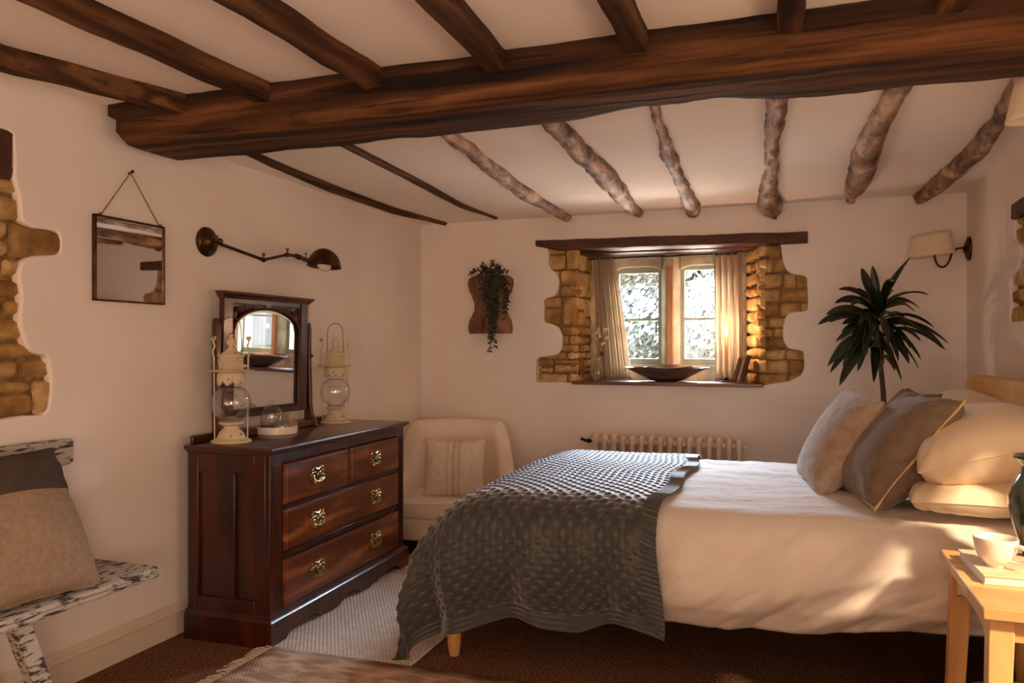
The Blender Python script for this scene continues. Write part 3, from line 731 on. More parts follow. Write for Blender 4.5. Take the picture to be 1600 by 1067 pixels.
# ================================================================ LANTERNS
def make_lantern(label, loc):
    t = thing('lantern', label, 'lantern', loc, group='cream metal lanterns on the chest')
    m = MB(); m.lathe([(0,.0),(.082,0),(.084,.004),(.082,.009),(.070,.013),(.060,.018),(.055,.030),(.047,.046),(.036,.056),(.031,.062),(.031,.070),(.050,.078),(.052,.084),(.049,.087),(.030,.085),(0,.083)], n=32)
    obj('base', m, M['lantern'], t)
    m = MB(); pr = []
    for k in range(19):
        a = -PI/2*.72 + (PI*.72/2+PI/2*.62)*k/18
        pr.append((.080*math.cos(a), .166 + .083*math.sin(a)))
    m.lathe(pr, n=32); obj('glass_globe', m, M['glass'], t, solid=.0015)
    m = MB()
    def zig(u, v):
        a = u*2*PI; s = abs(math.sin(a*4.5)); z = .300 - v*(.036 + .022*s); r_ = .056 + .002*v
        return Vector((math.cos(a)*r_, math.sin(a)*r_, z))
    m.grid(zig, 90, 4); obj('scalloped_collar', m, M['lantern'], t, solid=.0015)
    m = MB(); m.lathe([(.045,.304),(.088,.302),(.091,.305),(.088,.308),(.045,.309)], n=36); obj('brim', m, M['lantern'], t)
    m = MB()
    for k in range(6):
        z = .314 + k*.009; m.lathe([(.0475,z),(.0495,z+.002),(.0475,z+.004)], n=32)
    for k in range(36):
        a = 2*PI*k/36; m.bar((math.cos(a)*.048, math.sin(a)*.048, .306), (math.cos(a)*.048, math.sin(a)*.048, .365), .003, .003)
    m.lathe([(.044,.307),(.044,.366)], n=24)
    obj('vent', m, M['lantern'], t)
    m = MB(); m.lathe([(0,.362),(.054,.362),(.056,.366),(.052,.372),(.034,.383),(.022,.394),(.014,.402),(.011,.408),(.013,.411),(.019,.418),(.021,.428),(.018,.437),(.011,.443),(.008,.447),(.011,.452),(.010,.459),(0,.462)], n=28)
    obj('cap', m, M['lantern'], t)
    for s in (-1, 1):
        m = MB(); y = s*.068
        m.tube([(0, s*.066, .012), (0, y, .15), (0, y, .30), (0, y+s*.001, .36), (0, y+s*.006, .385), (0, y-s*.002, .41), (0, y+s*.004, .432)], [.0028,.0028,.003,.004,.0035,.0045,.0035], 8)
        for q in range(4):
            a = q*PI/2; m.tube([(0, y+s*.003, .43), (.006*math.cos(a), y+s*.003+.006*math.sin(a), .44), (.0085*math.cos(a), y+s*.003+.0085*math.sin(a), .452)], [.003,.0045,.003], 6)
        obj('side_rod', m, M['lantern'], t)
    m = MB(); P = [(0, -.046, .31)] + [(0, -.040*math.cos(a*PI/12)*(1), .485 + .048*math.sin(a*PI/12)) for a in range(13)] + [(0, .046, .31)]
    m.tube(P, .0018, 6); obj('handle', m, M['bronze'], t)
    return t
l1 = make_lantern('cream lantern on the near end of the chest, in front of the dressing mirror', (-2.245, 2.71, .797)); l1.rotation_euler = (0,0,-.80)
l2 = copy_tree(l1); l2.location = (-2.300, 3.60, .797); l2.rotation_euler = (0,0,-.95); l2['label'] = 'cream lantern on the far end of the chest, right of the dressing mirror'

# tray with glassware
tr = (-2.262, 3.045, .797)
m = MB(); m.lathe([(0,0),(.090,0),(.095,.004),(.096,.034),(.093,.037),(.089,.034),(.088,.010),(0,.009)], n=36)
t_ = obj('tray', m, M['ceramic'], None); t_.location = tr; setp(t_, 'round cream tray holding glassware on the chest', 'tray')
m = MB(); m.lathe([(.050,.0),(.050,.075),(.047,.095),(.037,.112),(.022,.122),(.008,.126),(.006,.130),(.010,.138),(.008,.145),(0,.148)], n=28)
t_ = obj('glass_cloche', m, M['glass'], None, solid=.0018); t_.location = (tr[0]-.028, tr[1]+.0, tr[2]+.010); setp(t_, 'tall clear glass dome with a knob at the back of the cream tray', 'cloche')
def bottle(loc, label):
    m = MB(); 
    def f(u, v):
        pr = [(.016,0),(.030,.004),(.032,.02),(.031,.038),(.022,.052),(.010,.062),(.008,.078),(.013,.082)]
        x = v*(len(pr)-1); i = min(int(x), len(pr)-2); q = x-i; r_ = pr[i][0]*(1-q)+pr[i+1][0]*q; z = pr[i][1]*(1-q)+pr[i+1][1]*q
        a = u*2*PI; r_ *= 1+.04*math.cos(a*12)*(1 if z < .045 else 0)
        return Vector((math.cos(a)*r_, math.sin(a)*r_, z))
    m.grid(f, 72, 21); t = obj('glass_bottle', m, M['glass'], None, solid=.0015); t.location = loc; setp(t, label, 'bottle', 'small ribbed glass bottles on the tray'); return t
bottle((tr[0]+.050, tr[1]-.038, tr[2]+.010), 'small ribbed glass bottle on the tray, left one of the pair')
bottle((tr[0]+.048, tr[1]+.036, tr[2]+.010), 'small ribbed glass bottle on the tray, right one of the pair')
M['tag'] = pm('kraft_tag', 'a5713f', 'b98350', (20,20,20), .8)
m = MB(); m.prism([(-.016,0),(.014,-.004),(.018,.026),(-.012,.032),(-.020,.016)], .002, Matrix(((0,0,1,0),(1,0,0,0),(0,1,0,0),(0,0,0,1))))
t_ = obj('paper_tag', m, M['tag'], None, bev=.0005); t_.location = (tr[0]+.078, tr[1]-.001, tr[2]+.037); setp(t_, 'brown paper tag tied between the two glass bottles', 'tag')

# ================================================================ HANGING WALL MIRROR
P = [atX(148,336,XL+.02), atX(257,352,XL+.02), atX(258,477,XL+.02), atX(149,469,XL+.02)]
y0, y1, z0, z1 = (P[0].y+P[3].y)/2, (P[1].y+P[2].y)/2, (P[3].z+P[2].z)/2, (P[0].z+P[1].z)/2
hm = thing('wall_mirror', 'small square bronze-framed mirror hanging by a cord on the left wall', 'mirror', (XL, (y0+y1)/2, z0))
m = MB(); x0, x1, w_ = XL+.004, XL+.022, .007
m.box(x0,x1,y0,y0+w_,z0,z1); m.box(x0,x1,y1-w_,y1,z0,z1); m.box(x0,x1,y0,y1,z0,z0+w_); m.box(x0,x1,y0,y1,z1-w_,z1); m.box(x0,x0+.006,y0+.002,y1-.002,z0+.002,z1-.002)
obj('frame', m, M['bronze'], hm, w=True, bev=.001)
m = MB(); m.add([(XL+.016,y0+.004,z0+.004),(XL+.016,y1-.004,z0+.004),(XL+.016,y1-.004,z1-.004),(XL+.016,y0+.004,z1-.004)], [(0,1,2,3)])
m.v = [(x+(.0005 if z > (z0+z1)/2 else 0), y, z) for x, y, z in m.v]
obj('mirror_glass', m, M['mirror'], hm, w=True, flat=True)
nail = atX(204,270,XL+.012)
m = MB(); m.tube([(XL+.012,y0+.028,z1-.004), nail, (XL+.012,y1-.018,z1-.004)], .0026, 6)
for y in (y0+.028, y1-.018): m.ball((XL+.014,y,z1+.002), .007, 8, 6)
obj('cord', m, M['cord'], hm, w=True)
m = MB(); m.tube([(XL,nail.y,nail.z-.002),(XL+.022,nail.y,nail.z+.004)], .003, 8); m.ball((XL+.022,nail.y,nail.z+.004), .0065, 8, 6)
obj('nail', m, M['iron'], hm, w=True)

# ================================================================ SWING ARM WALL LAMP
c = atX(322,378,XL); wl = thing('wall_lamp', 'aged brass swing-arm lamp with dome shade on the left wall', 'lamp', tuple(c))
Ry = Matrix.Rotation(PI/2, 3, 'Y')
def MX(p): return Vector((p.z, p.y, -p.x))
RM = Matrix(((0,0,1,0),(0,1,0,0),(-1,0,0,0),(0,0,0,1)))
m = MB(); m.lathe([(0,0),(.064,0),(.066,.004),(.064,.010),(.056,.014),(.054,.018),(.040,.024),(.030,.030),(.024,.040),(.014,.046),(0,.048)], n=36, M=RM)
for a in (.9, -.9): m.ball((.024, .036*math.cos(a), .036*math.sin(a)), .011, 9, 6)
obj('wall_plate', m, M['bronze'], wl)
A = atX(338,379,XL+.075)-c; B = atX(412,406,XL+.13)-c; C_ = atX(449,398,XL+.16)-c; D = atX(463,400,XL+.17)-c; E_ = atX(483,408,XL+.18)-c
m = MB(); m.tube([(.04,0,0),(.075,0,0)], .010, 10); m.ball((.075,0,0), .014, 10, 7); m.tube([Vector((.075,0,0)), A, A.lerp(B,.1), B.lerp(A,.12), B], [.008,.011,.0075,.0075,.011], 10)
m.ball(B, .012, 10, 7); m.tube([B, B.lerp(C_,.15), C_.lerp(B,.15), C_], [.010,.0070,.0070,.010], 10); m.ball(C_, .0125, 10, 7)
m.tube([C_, D], [.008,.008], 10)
ar = obj('arm', m, M['bronze'], wl)
for q in (A, B, C_):
    m = MB(); m.tube([q+Vector((0,0,.008)), q+Vector((0,0,.018))], .003, 6)
    for s in (-1,1): m.tube([q+Vector((0,0,.016)), q+Vector((0,s*.006,.024)), q+Vector((0,s*.009,.032))], [.0025,.0035,.003], 6)
    obj('wing_nut', m, M['bronze'], ar)
m = MB(); m.tube([D-Vector((0,.012,-.002)), D, D.lerp(E_,.3), D.lerp(E_,.35), E_], [.006,.013,.0135,.011,.011], 14)
m.tube([D.lerp(E_,.75)+Vector((0,0,.01)), D.lerp(E_,.75)+Vector((0,0,.03))], .002, 6); m.ball(D.lerp(E_,.75)+Vector((0,0,.031)), .005, 8, 6)
obj('socket', m, M['bronze'], wl)
sh = atX(507,417,XL+.185)-c
m = MB(); m.lathe([(.077,0),(.0785,.001),(.0745,.010),(.071,.026),(.062,.044),(.047,.060),(.028,.071),(.010,.076),(0,.0765)], c=(0,0,0), n=36)
m.v = [tuple(Matrix.Rotation(-.06,4,'X') @ Vector((p[0]*1.0, p[1]*1.32+(-.002), p[2]*1.22))+sh) for p in m.v]
obj('lamp_shade', m, M['bronze'], wl, solid=.002)
M['bulb'] = pm('frosted_bulb', 'e6d6bd', None, rough=.2)
m = MB(); m.ball(sh+Vector((0,0,.006)), .040, 16, 10, (.8,1.1,.75)); obj('bulb', m, M['bulb'], wl)

# ================================================================ SCONCES ON THE RIGHT WALL
def sconce(plate, label, lenx):
    t = thing('wall_sconce', label, 'lamp', plate)
    m = MB(); RN = Matrix(((0,0,-1,0),(0,1,0,0),(1,0,0,0),(0,0,0,1)))
    m.lathe([(0,0),(.064,0),(.067,.004),(.064,.012),(.050,.018),(.030,.024),(.012,.032),(0,.034)], n=32, M=RN)
    m.v = [(p[0], p[1]*.86, p[2]) for p in m.v]; obj('wall_plate', m, M['bronze'], t)
    m = MB(); P = [(-.03,0,.005),(-.065,0,.004),(-.088,0,-.020),(-.098,0,-.065),(-.122,0,-.098),(-.152,0,-.092),(-.168,0,-.055),(-.172,0,-.01),(-.172,0,.03)]
    Q = []
    for i in range(len(P)-1):
        for j in range(4): Q.append(Vector(P[i]).lerp(Vector(P[i+1]), j/4))
    Q.append(Vector(P[-1]))
    for _ in range(3): Q = [Q[0]]+[(Q[i-1]+Q[i]*2+Q[i+1])/4 for i in range(1,len(Q)-1)]+[Q[-1]]
    m.tube(Q, .0055, 8); m.tube([(-.172,0,.0),(-.172,0,.05)], .012, 10); obj('arm', m, M['bronze'], t)
    m = MB()
    def sf(u, v):
        a = u*2*PI; r_ = .118-.026*v
        return Vector((-.186 + r_*math.cos(a)*1.0, r_*math.sin(a)*.62, -.035 + .125*v + .012*math.cos(a)))
    m.grid(sf, 48, 6); obj('lamp_shade', m, M['shade'], t, solid=.002)
    m = MB(); m.ball((-.172,0,.06), .022, 12, 8, (1,1,1.3)); obj('bulb', m, M['bulb'], t)
    return t
p = atX(1515,389,XR); sconce((XR-.001, min(p.y,4.80), p.z), 'wall sconce with cream fabric shade on a curled bronze arm, above the tall plant', 0)
sconce((XR-.001, 2.72, 1.925), 'second cream-shaded wall sconce cut off at the right picture edge below the beam', 0)
# ================================================================ CURTAINS, ROD, THINGS ON THE SILL
def curtain(x0t, x1t, x0b, x1b, y, seed, label, nf):
    m = MB()
    def f(u, v):
        z = 1.800 - v*(1.800-NZ0-.006)
        e_ = v**.8
        xa = x0t + (x0b-x0t)*e_; xb = x1t + (x1b-x1t)*e_
        ph = u*nf*2*PI + .5*math.sin(v*3+seed) + seed
        amp = .016 + .014*v + .004*math.sin(v*7+u*9)
        x = xa + (xb-xa)*u + .007*math.sin(2*ph)
        yy = y + amp*math.sin(ph) + .006*noise.noise(Vector((u*8, v*4, seed)))
        if v < .05: yy = y + (yy-y)*.6
        return Vector((x, yy, z))
    m.grid(f, 110, 50)
    t = thing('curtain', label, 'curtain', ((x0b+x1b)/2, y, NZ0))
    obj('drape', m, M['curtain'], t, w=True, solid=.003, sm=0)
    for k in range(5):
        m = MB()
        x = x0t + (x1t-x0t)*(k+.5)/5; m.tube([(x, y+.011*math.cos(a*PI/5), 1.797+.010*math.sin(a*PI/5)) for a in range(11)], .0016, 5)
        obj('curtain_ring', m, M['iron'], t, w=True)
curtain(-1.245,-1.115,-1.225,-1.005, 5.115, 1.3, 'cream linen curtain gathered on the left side of the window', 5)
curtain(-.465,-.300,-.448,-.290, 5.115, 4.1, 'cream linen curtain gathered on the right side of the window', 4.5)
m = MB(); m.tube([(NB0-.01,5.115,1.797),(-.315,5.115,1.797)], .005, 8)
setp(obj('curtain_rod', m, M['iron']), 'thin black curtain rod across the top of the window niche', 'curtain rod')
# dough bowl
m = MB(); bx, by = -.745, 5.0
def bowl(u, v):
    a = u*2*PI; L_ = 2.0
    pr = [(.0,0),(.045,.0),(.075,.012),(.108,.045),(.128,.082),(.131,.088),(.126,.088),(.10,.055),(.065,.024),(0,.016)]
    x = v*(len(pr)-1); i = min(int(x), len(pr)-2); q = x-i; r_ = pr[i][0]*(1-q)+pr[i+1][0]*q; z = pr[i][1]*(1-q)+pr[i+1][1]*q
    ca, sa = math.cos(a), math.sin(a)
    hx = 1.62 + .45*max(0, abs(ca)-.86)/.14*(1 if .035 < z else 0)*min(1,(z-.035)/.05)
    return Vector((bx + r_*ca*hx, by + r_*sa*.86, NZ0 + z + .010*(noise.noise(Vector((ca*2, sa*2, z*9)))) * (z > .02) + .002))
m.grid(bowl, 80, 36); setp(obj('wooden_bowl', m, M['bowl'], sm=50), 'long weathered wooden dough bowl with lug handles on the window sill', 'bowl')
# vase of dried flowers
v0 = Vector((-1.185, 4.985, NZ0))
dv = thing('flower_vase', 'clear glass bottle vase of dried flowers at the left end of the window sill', 'vase', v0)
m = MB(); m.lathe([(0,.002),(.030,.002),(.034,.008),(.034,.06),(.030,.085),(.018,.115),(.014,.135),(.015,.165),(.017,.17)], n=24); obj('glass_vase', m, M['glass'], dv, solid=.0018)
rr = random.Random(3); ms_ = MB(); mf = MB()
for k in range(22):
    a = rr.uniform(0, 2*PI); s = rr.uniform(.1,1); L_ = rr.uniform(.24,.35) if k < 16 else rr.uniform(.17,.22)
    tip = Vector((math.cos(a)*.055*s*1.15, math.sin(a)*.05*s, L_))
    ms_.tube([(math.cos(a+2.5)*.02, math.sin(a+2.5)*.02, .006), (0,0,.14), tip], .0011, 4)
    if k < 15:
        for q in range(5):
            d = Vector((rr.gauss(0,1), rr.gauss(0,1), rr.gauss(.4,.8))).normalized(); n_ = d.orthogonal().normalized(); w_ = d.cross(n_)
            s2 = rr.uniform(.012,.021); mf.add([tip, tip+d*s2*.5+n_*s2*.45, tip+d*s2, tip+d*s2*.5-n_*s2*.45+w_*.002], [(0,1,2,3)])
obj('dried_stems', ms_, M['drystem'], dv); obj('dried_blooms', mf, M['dry'], dv)
M['seed'] = pm('rust_seed_head', '4b2517', '6b3a22', (90,90,90), .9)
m = MB(); m.ball((.028,-.02,.178), .014, 10, 7, (1,.8,1)); obj('seed_head', m, M['seed'], dv, label='dark rust seed head')
# candle
cp = atY(1135, 590, 5.0); cx_ = cp.x
cn = thing('candlestick', 'lit thin taper candle in a low dark holder on the window sill', 'candle', (cx_, 5.0, NZ0))
m = MB(); m.lathe([(0,0),(.040,0),(.043,.004),(.040,.009),(.014,.010),(.012,.03),(.009,.032),(0,.032)], n=24); m.tube([(.04,0,.006),(.055,0,.012),(.06,0,.024),(.05,0,.032),(.042,0,.022)], .0028, 6); obj('holder', m, M['iron'], cn)
m = MB(); m.tube([(0,0,.03),(0,0,.16),(0,0,.296)], [.0085,.0078,.0065], 12); obj('taper', m, M['candle'], cn)
fm = bpy.data.materials.new('flame'); fm.use_nodes = True; b = fm.node_tree.nodes['Principled BSDF']; b.inputs['Emission Color'].default_value = (1,.62,.30,1); b.inputs['Emission Strength'].default_value = 14; b.inputs['Base Color'].default_value = (1,.8,.5,1)
m = MB(); m.lathe([(0,.298),(.004,.302),(.0065,.310),(.0055,.320),(.003,.332),(0,.344)], n=12); obj('flame', m, fm, cn, label='burning flame')
pl = bpy.data.lights.new('candle_glow', 'POINT'); pl.energy = 8; pl.color = (1,.54,.32); pl.shadow_soft_size = .02
plo = bpy.data.objects.new('candle_glow', pl); COL.objects.link(plo); plo.location = (cx_, 4.985, NZ0+.322)
# books leaning at the right end of the sill
M['bk1'] = pm('brown_book_cloth', '6f4633', '835741', (30,30,30), .7); M['bk2'] = pm('buff_book_cloth', 'b38a68', 'c29a78', (30,30,30), .7); M['bk3'] = pm('dark_book_cloth', '4b3026', '5b3c30', (30,30,30), .7)
def book(loc, sx, sy, sz, mat, label, rot, cat='book', group=None, name='book'):
    t = thing(name, label, cat, loc, group=group, rot=rot)
    m = MB(); c = .0025
    m.box(0, sx, 0, c, 0, sz); m.box(0, sx, sy-c, sy, 0, sz); m.box(0, c, 0, sy, 0, sz)
    obj('cover', m, mat, t, bev=.0008)
    m = MB(); m.box(c, sx-.004, c, sy-c, .003, sz-.003); obj('pages', m, M['paper'], t)
    return t
G = 'books leaning at the right end of the window sill'
bz = NZ0 + .001
book((-.322, 4.93, bz), .115, .022, .165, M['bk3'], 'dark brown book on the window sill, leaning closest to the stone reveal', (0,0,0), group=G).rotation_euler = Euler((0,math.radians(14),PI/2))
book((-.352, 4.93, bz), .115, .020, .160, M['bk2'], 'buff middle book of the leaning row on the window sill', (0,0,0), group=G).rotation_euler = Euler((0,math.radians(14),PI/2))
book((-.380, 4.93, bz), .110, .020, .150, M['bk1'], 'red-brown book of the leaning row on the sill, nearest the candle', (0,0,0), group=G).rotation_euler = Euler((0,math.radians(14),PI/2))
for o in bpy.data.objects:
    if o.name.startswith('book'): o.rotation_euler = Euler((math.radians(-14), 0, -PI/2), 'XYZ')
# lean: the rows tip towards the stone reveal
for i, o in enumerate([o for o in bpy.data.objects if o.name.startswith('book') and o.type == 'EMPTY']):
    o.rotation_mode = 'QUATERNION'; o.rotation_quaternion = (Matrix.Rotation(math.radians(15), 4, 'Y') @ Matrix.Rotation(PI/2, 4, 'Z')).to_quaternion()
    o.location = (-.268 - i*.0235, 4.90, bz+.006)

# ================================================================ TORSO WALL PLANTER
tb = atY(768, 520, YB); tc_ = thing('torso_planter', 'carved wooden torso wall planter hung left of the window', 'planter', (tb.x-.0, YB-.001, tb.z-.005))
prof = [(0,.150),(.04,.153),(.085,.146),(.12,.128),(.155,.112),(.20,.112),(.245,.128),(.29,.150),(.33,.160),(.365,.157),(.385,.135),(.392,.09)]
def hw(z):
    for (a, wa), (b, wb) in zip(prof, prof[1:]):
        if a <= z <= b: q = (z-a)/(b-a); q = q*q*(3-2*q); return wa+(wb-wa)*q
    return prof[-1][1]
m = MB()
def tors(u, v):
    a = PI*u; z = .392*v; w_ = hw(z); x = -w_*math.cos(a)
    d = .085 + .03*math.exp(-((z-.06)/.06)**2) + .012*math.exp(-((z-.32)/.07)**2)
    y = -d*math.sin(a)**.6
    if z < .14: y += .030*math.exp(-((x+.012)/.010)**2)*math.exp(-((z-.05)/.055)**4) - .018*math.exp(-((abs(x+.012)-.062)/.04)**2)*math.exp(-((z-.055)/.05)**2)
    y += .010*math.exp(-((x+.005)/.014)**2)*(z > .14)*math.sin(min(1,(z-.14)/.2)*PI)
    y -= .010*math.exp(-((abs(x)-.07)/.03)**2-((z-.30)/.05)**2)
    if v > .97: y *= .9
    return Vector((x, min(y, 0), z))
m.grid(tors, 60, 60)
base = [tors(i/60, 0) for i in range(61)]; m.add(base, [tuple(range(61))])
top = [tors(i/60, 1) for i in range(61)]; m.add([Vector((p.x,p.y,p.z)) for p in top], [tuple(range(61))])
obj('torso', m, M['torso'], tc_, sm=40)
rr = random.Random(12); ms_ = MB(); ml = MB()
def leaflet(mb, p, d, s, up=Vector((0,-1,0))):
    d = d.normalized(); sd = d.cross(up)
    sd = (sd.normalized() if sd.length > .05 else d.orthogonal().normalized()); n_ = sd.cross(d)
    mb.add([p, p+d*s*.35+sd*s*.26+n_*s*.05, p+d*s*.75+sd*s*.2, p+d*s, p+d*s*.75-sd*s*.2, p+d*s*.35-sd*s*.26+n_*s*.05, p+d*s*.5-n_*s*.06], [(0,1,6),(1,2,6),(2,3,6),(3,4,6),(4,5,6),(5,0,6)])
strands = [(.02,-.52),(.035,-.47),(.01,-.40),(.045,-.43),(-.01,-.30),(.06,-.36),(.0,-.24),(.075,-.26),(.135,-.30),(.125,-.24),(.145,-.19),(.11,-.20),(-.03,-.16),(.03,-.33),(.055,-.2),(.13,-.26),(-.06,-.06),(.10,-.10),(.02,-.45),(.06,-.48)]
for sx, drop in strands:
    z = .40; x = rr.uniform(-.03,.05); y = -.05; P = [Vector((x,y,z))]
    n_ = max(4, int(abs(drop)/.02))
    for k in range(1, n_+1):
        q = k/n_; e_ = min(1, q*3.2)
        xx = x + (sx+.022-x)*e_ + .01*math.sin(q*9+sx*60); zz = .405 + .02*math.sin(min(1,q*5)*PI) + (drop+.0)*max(0, q-.08)/.92
        yy = -.10 - .035*min(1,q*4) - .01*math.sin(q*5+sx*30)
        P.append(Vector((xx, yy, zz)))
    ms_.tube(P, .0014, 4)
    for i in range(1, len(P)):
        for s in (-1,1):
            if rr.random() < .92:
                leaflet(ml, P[i]+Vector((0,0,rr.uniform(-.008,.008))), Vector((s*rr.uniform(.4,1), rr.uniform(-.7,.1), rr.uniform(-1,.1))), rr.uniform(.017,.027))
for k in range(90):
    p = Vector((rr.gauss(.02,.04), -.06+rr.gauss(0,.025), .40+abs(rr.gauss(0,.022))))
    leaflet(ml, p, Vector((rr.gauss(0,1), rr.gauss(-.2,.8), rr.gauss(.6,.6))), rr.uniform(.018,.03))
for tipx, tipz in ((-.125,.402),(-.10,.418),(.05,.47),(.085,.445),(.15,.40),(-.03,.445)):
    P = [Vector((.01,-.06,.39)), Vector((tipx*.5,-.08,.40+(tipz-.38)*.8)), Vector((tipx,-.09,tipz))]; ms_.tube(P, .0014, 4)
    for q in (.4,.6,.8,1): 
        p = P[1].lerp(P[2], q)
        for s in (-1,1): leaflet(ml, p, Vector((rr.uniform(-1,1), -.2, s*.8)), .02)
tp = thing('trailing_plant', 'small-leaved trailing plant spilling over the wooden torso planter', 'plant', tuple(tc_.location))
obj('vine_stems', ms_, M['stem'], tp); obj('leaves', ml, M['leafs'], tp, flat=True)

# ================================================================ RADIATOR
ra = thing('radiator', 'cream cast-iron column radiator on the back wall under the window', 'radiator', (-.72, 4.78, 0))
NS = 16; x0 = -.425; dx = .0575
for k in range(NS):
    m = MB(); x = x0 + dx*k
    for y in (-.045, .03):
        m.tube([(x,y,.12),(x,y,.2),(x,y,.56),(x,y,.615),(x,y,.640),(x,y,.655),(x,y,.662)], [.016,.0145,.0145,.017,.018,.013,.004], 12)
    m.tube([(x,-.05,.620),(x,-.02,.628),(x,.035,.620)], [.016,.018,.016], 10); m.tube([(x,-.05,.14),(x,.035,.14)], .015, 10)
    m.tube([(x-dx/2,-.008,.612),(x-.010,-.008,.612),(x,-.008,.612),(x+.010,-.008,.612),(x+dx/2,-.008,.612)], [.017,.024,.026,.024,.017], 12)
    m.tube([(x-dx/2,-.008,.15),(x+dx/2,-.008,.15)], .017, 10)
    obj('section', m, M['white_metal'], ra)
for x in (x0, x0+dx*(NS-1)):
    for y in (-.045, .03): m = MB(); m.tube([(x,y,.13),(x,y,.0)], [.014,.017], 10); obj('foot', m, M['white_metal'], ra)
m = MB(); m.tube([(x0+dx*(NS-1)+dx/2-.004,-.008,.612),(x0+dx*(NS-1)+.045,-.008,.612)], .017, 12)
obj('end_plug', m, M['white_metal'], ra)
m = MB(); m.tube([(x0-.03,-.008,.612),(x0-.065,-.008,.612)], .008, 8); m.tube([(x0-.052,-.008,.60),(x0-.052,-.008,.625)], .012, 10); m.tube([(x0-.062,-.02,.612),(x0-.10,-.03,.628)], .009, 8)
obj('valve', m, M['iron'], ra)

# ================================================================ ARMCHAIR
ac = thing('armchair', 'low cream tub armchair in the far left corner', 'armchair', (-1.965, 4.40, 0), math.radians(17))
def plan(s, off):
    # s in 0..1 from the left arm front round the back to the right arm front
    a = -PI*.08 + s*PI*1.16; ax, by_ = .385-off, .345-off
    if s < .12: pass
    x = -math.cos(a); y = math.sin(a)
    ex = .85
    return Vector((math.copysign(abs(x)**ex, x)*ax, (math.copysign(abs(y)**ex, y))*by_ - .02, 0))
def ahgt(s):
    t_ = abs(s-.5); q = max(0, min(1, (.37-t_)/.15)); return .415 + .02*(1-t_*2) + .30*q*q*(3-2*q)
m = MB(); NSg = 54; cs = 14; vs = []; fs = []
for i in range(NSg+1):
    s = i/NSg; h = ahgt(s); endf = min(1, min(s, 1-s)/.035); endf = math.sqrt(max(0, 1-(1-endf)**2))
    if s < .1 or s > .9: h -= .0
    th = .085
    o_ = plan(s, 0); n_ = plan(s, th)
    fl = .02*(1-math.sin(s*PI))
    sec = [(0,.09),(0,.20),(0,.32),(-.03,h-.09),(-.12,h-.045),(-.05,h-.012),(.25,h+.002),(.55,h-.004),(.85,h-.025),(1.0,h-.07),(1.0,h-.16),(.95,.30),(.95,.20),(.9,.09)]
    mid = (o_+n_)/2
    for q, z in sec:
        p = o_.lerp(n_, q); p = mid.lerp(p, .25+.75*endf); zz = .09+(z-.09)*(.93+.07*endf)
        vs.append(Vector((p.x, p.y, zz)))
for i in range(NSg):
    for k in range(cs-1): a = i*cs+k; fs.append((a, a+1, a+cs+1, a+cs))
    fs.append((i*cs+cs-1, i*cs, i*cs+cs, i*cs+2*cs-1))
fs.append(tuple(range(cs))); fs.append(tuple(NSg*cs+k for k in range(cs)))
m.add(vs, fs); obj('back_and_arms', m, M['chairf'], ac, sm=70)
def dshape(off, bow=.05):
    P = []
    for k in range(33):
        a = PI*k/32; P.append((math.cos(a)*(.31-off), .02+math.sin(a)*(.245-off)))
    P += [(-.31+off, -.26+off*.3)] + [(-.31+off + (.62-2*off)*q/10, -.30+off*.6 - bow*math.sin(q/10*PI)) for q in range(11)] + [(.31-off, -.26+off*.3)]
    return P
def dblock(zs, mat, name, bow=.05, grow=0):
    m = MB(); vs = []; 
    for z, off in zs:
        P = dshape(off-grow, bow); vs += [Vector((x, y, z + (0.012*math.cos(x*4) if z > .25 else 0))) for x, y in P]
    n = len(P); m.add(vs, [(k*n+i, k*n+(i+1)%n, k*n+n+(i+1)%n, k*n+n+i) for k in range(len(zs)-1) for i in range(n)] + [tuple(range(n)), tuple(len(vs)-n+i for i in range(n))])
    return obj(name, m, mat, ac, sm=50)
dblock([(.085,.012),(.09,.002),(.10,0),(.19,0),(.205,.006),(.208,.02)], M['chairf'], 'seat_base', grow=.02)
dblock([(.205,.03),(.210,.008),(.225,-.006),(.25,-.010),(.275,-.004),(.292,.012),(.300,.04),(.303,.12)], M['chairf'], 'seat_cushion', .055, .008)
m = MB(); P = dshape(-.012, .055); m.tube([Vector((x, y, .288+.012*math.cos(x*4))) for x, y in P[33:]], .004, 6); obj('piping', m, M['chairf'], ac)
for x, y in ((-.27,-.25),(.27,-.25),(-.22,.2),(.22,.2)):
    m = MB(); m.tube([(x,y,0),(x,y,.088)], [.016,.024], 10); obj('leg', m, M['iron'], ac)

# ================================================================ CUSHIONS AND PILLOWS
def pillow_mb(w, h, t, pinch=.10, seed=0, n=40, ex=.42, wr=.004, sag=0, fn=None):
    m = MB(); W = n+1
    for side in (-1, 1):
        def f(u, v):
            x, z = u*2-1, v*2-1
            px_ = x*(1 - pinch*(1-z*z)*x*x) ; pz = z*(1 - pinch*(1-x*x)*z*z)
            th = max(0, (1-x*x))**ex * max(0, (1-z*z))**ex
            y = side*t/2*th
            q = Vector((px_*w/2, y, pz*h/2)); 
            nn = noise.noise(Vector((q.x*9+seed, q.z*9, side*3)))*wr*2 + noise.noise(Vector((q.x*26+seed, q.z*26, side*3)))*wr*.6
            # creases running in from the corners
            cr = math.sin((abs(x)-abs(z))*22+seed)*(abs(x*z))**1.5*wr*1.6*min(1,th*4)
            y += side*(nn*min(1, th*3)+cr)
            if fn: y += side*fn(x, z, side)*min(1, th*4)
            q.y = y; q.z -= sag*(1-z)*(1-abs(x))*.0
            return q
        m.grid(f, n, n)
    return m
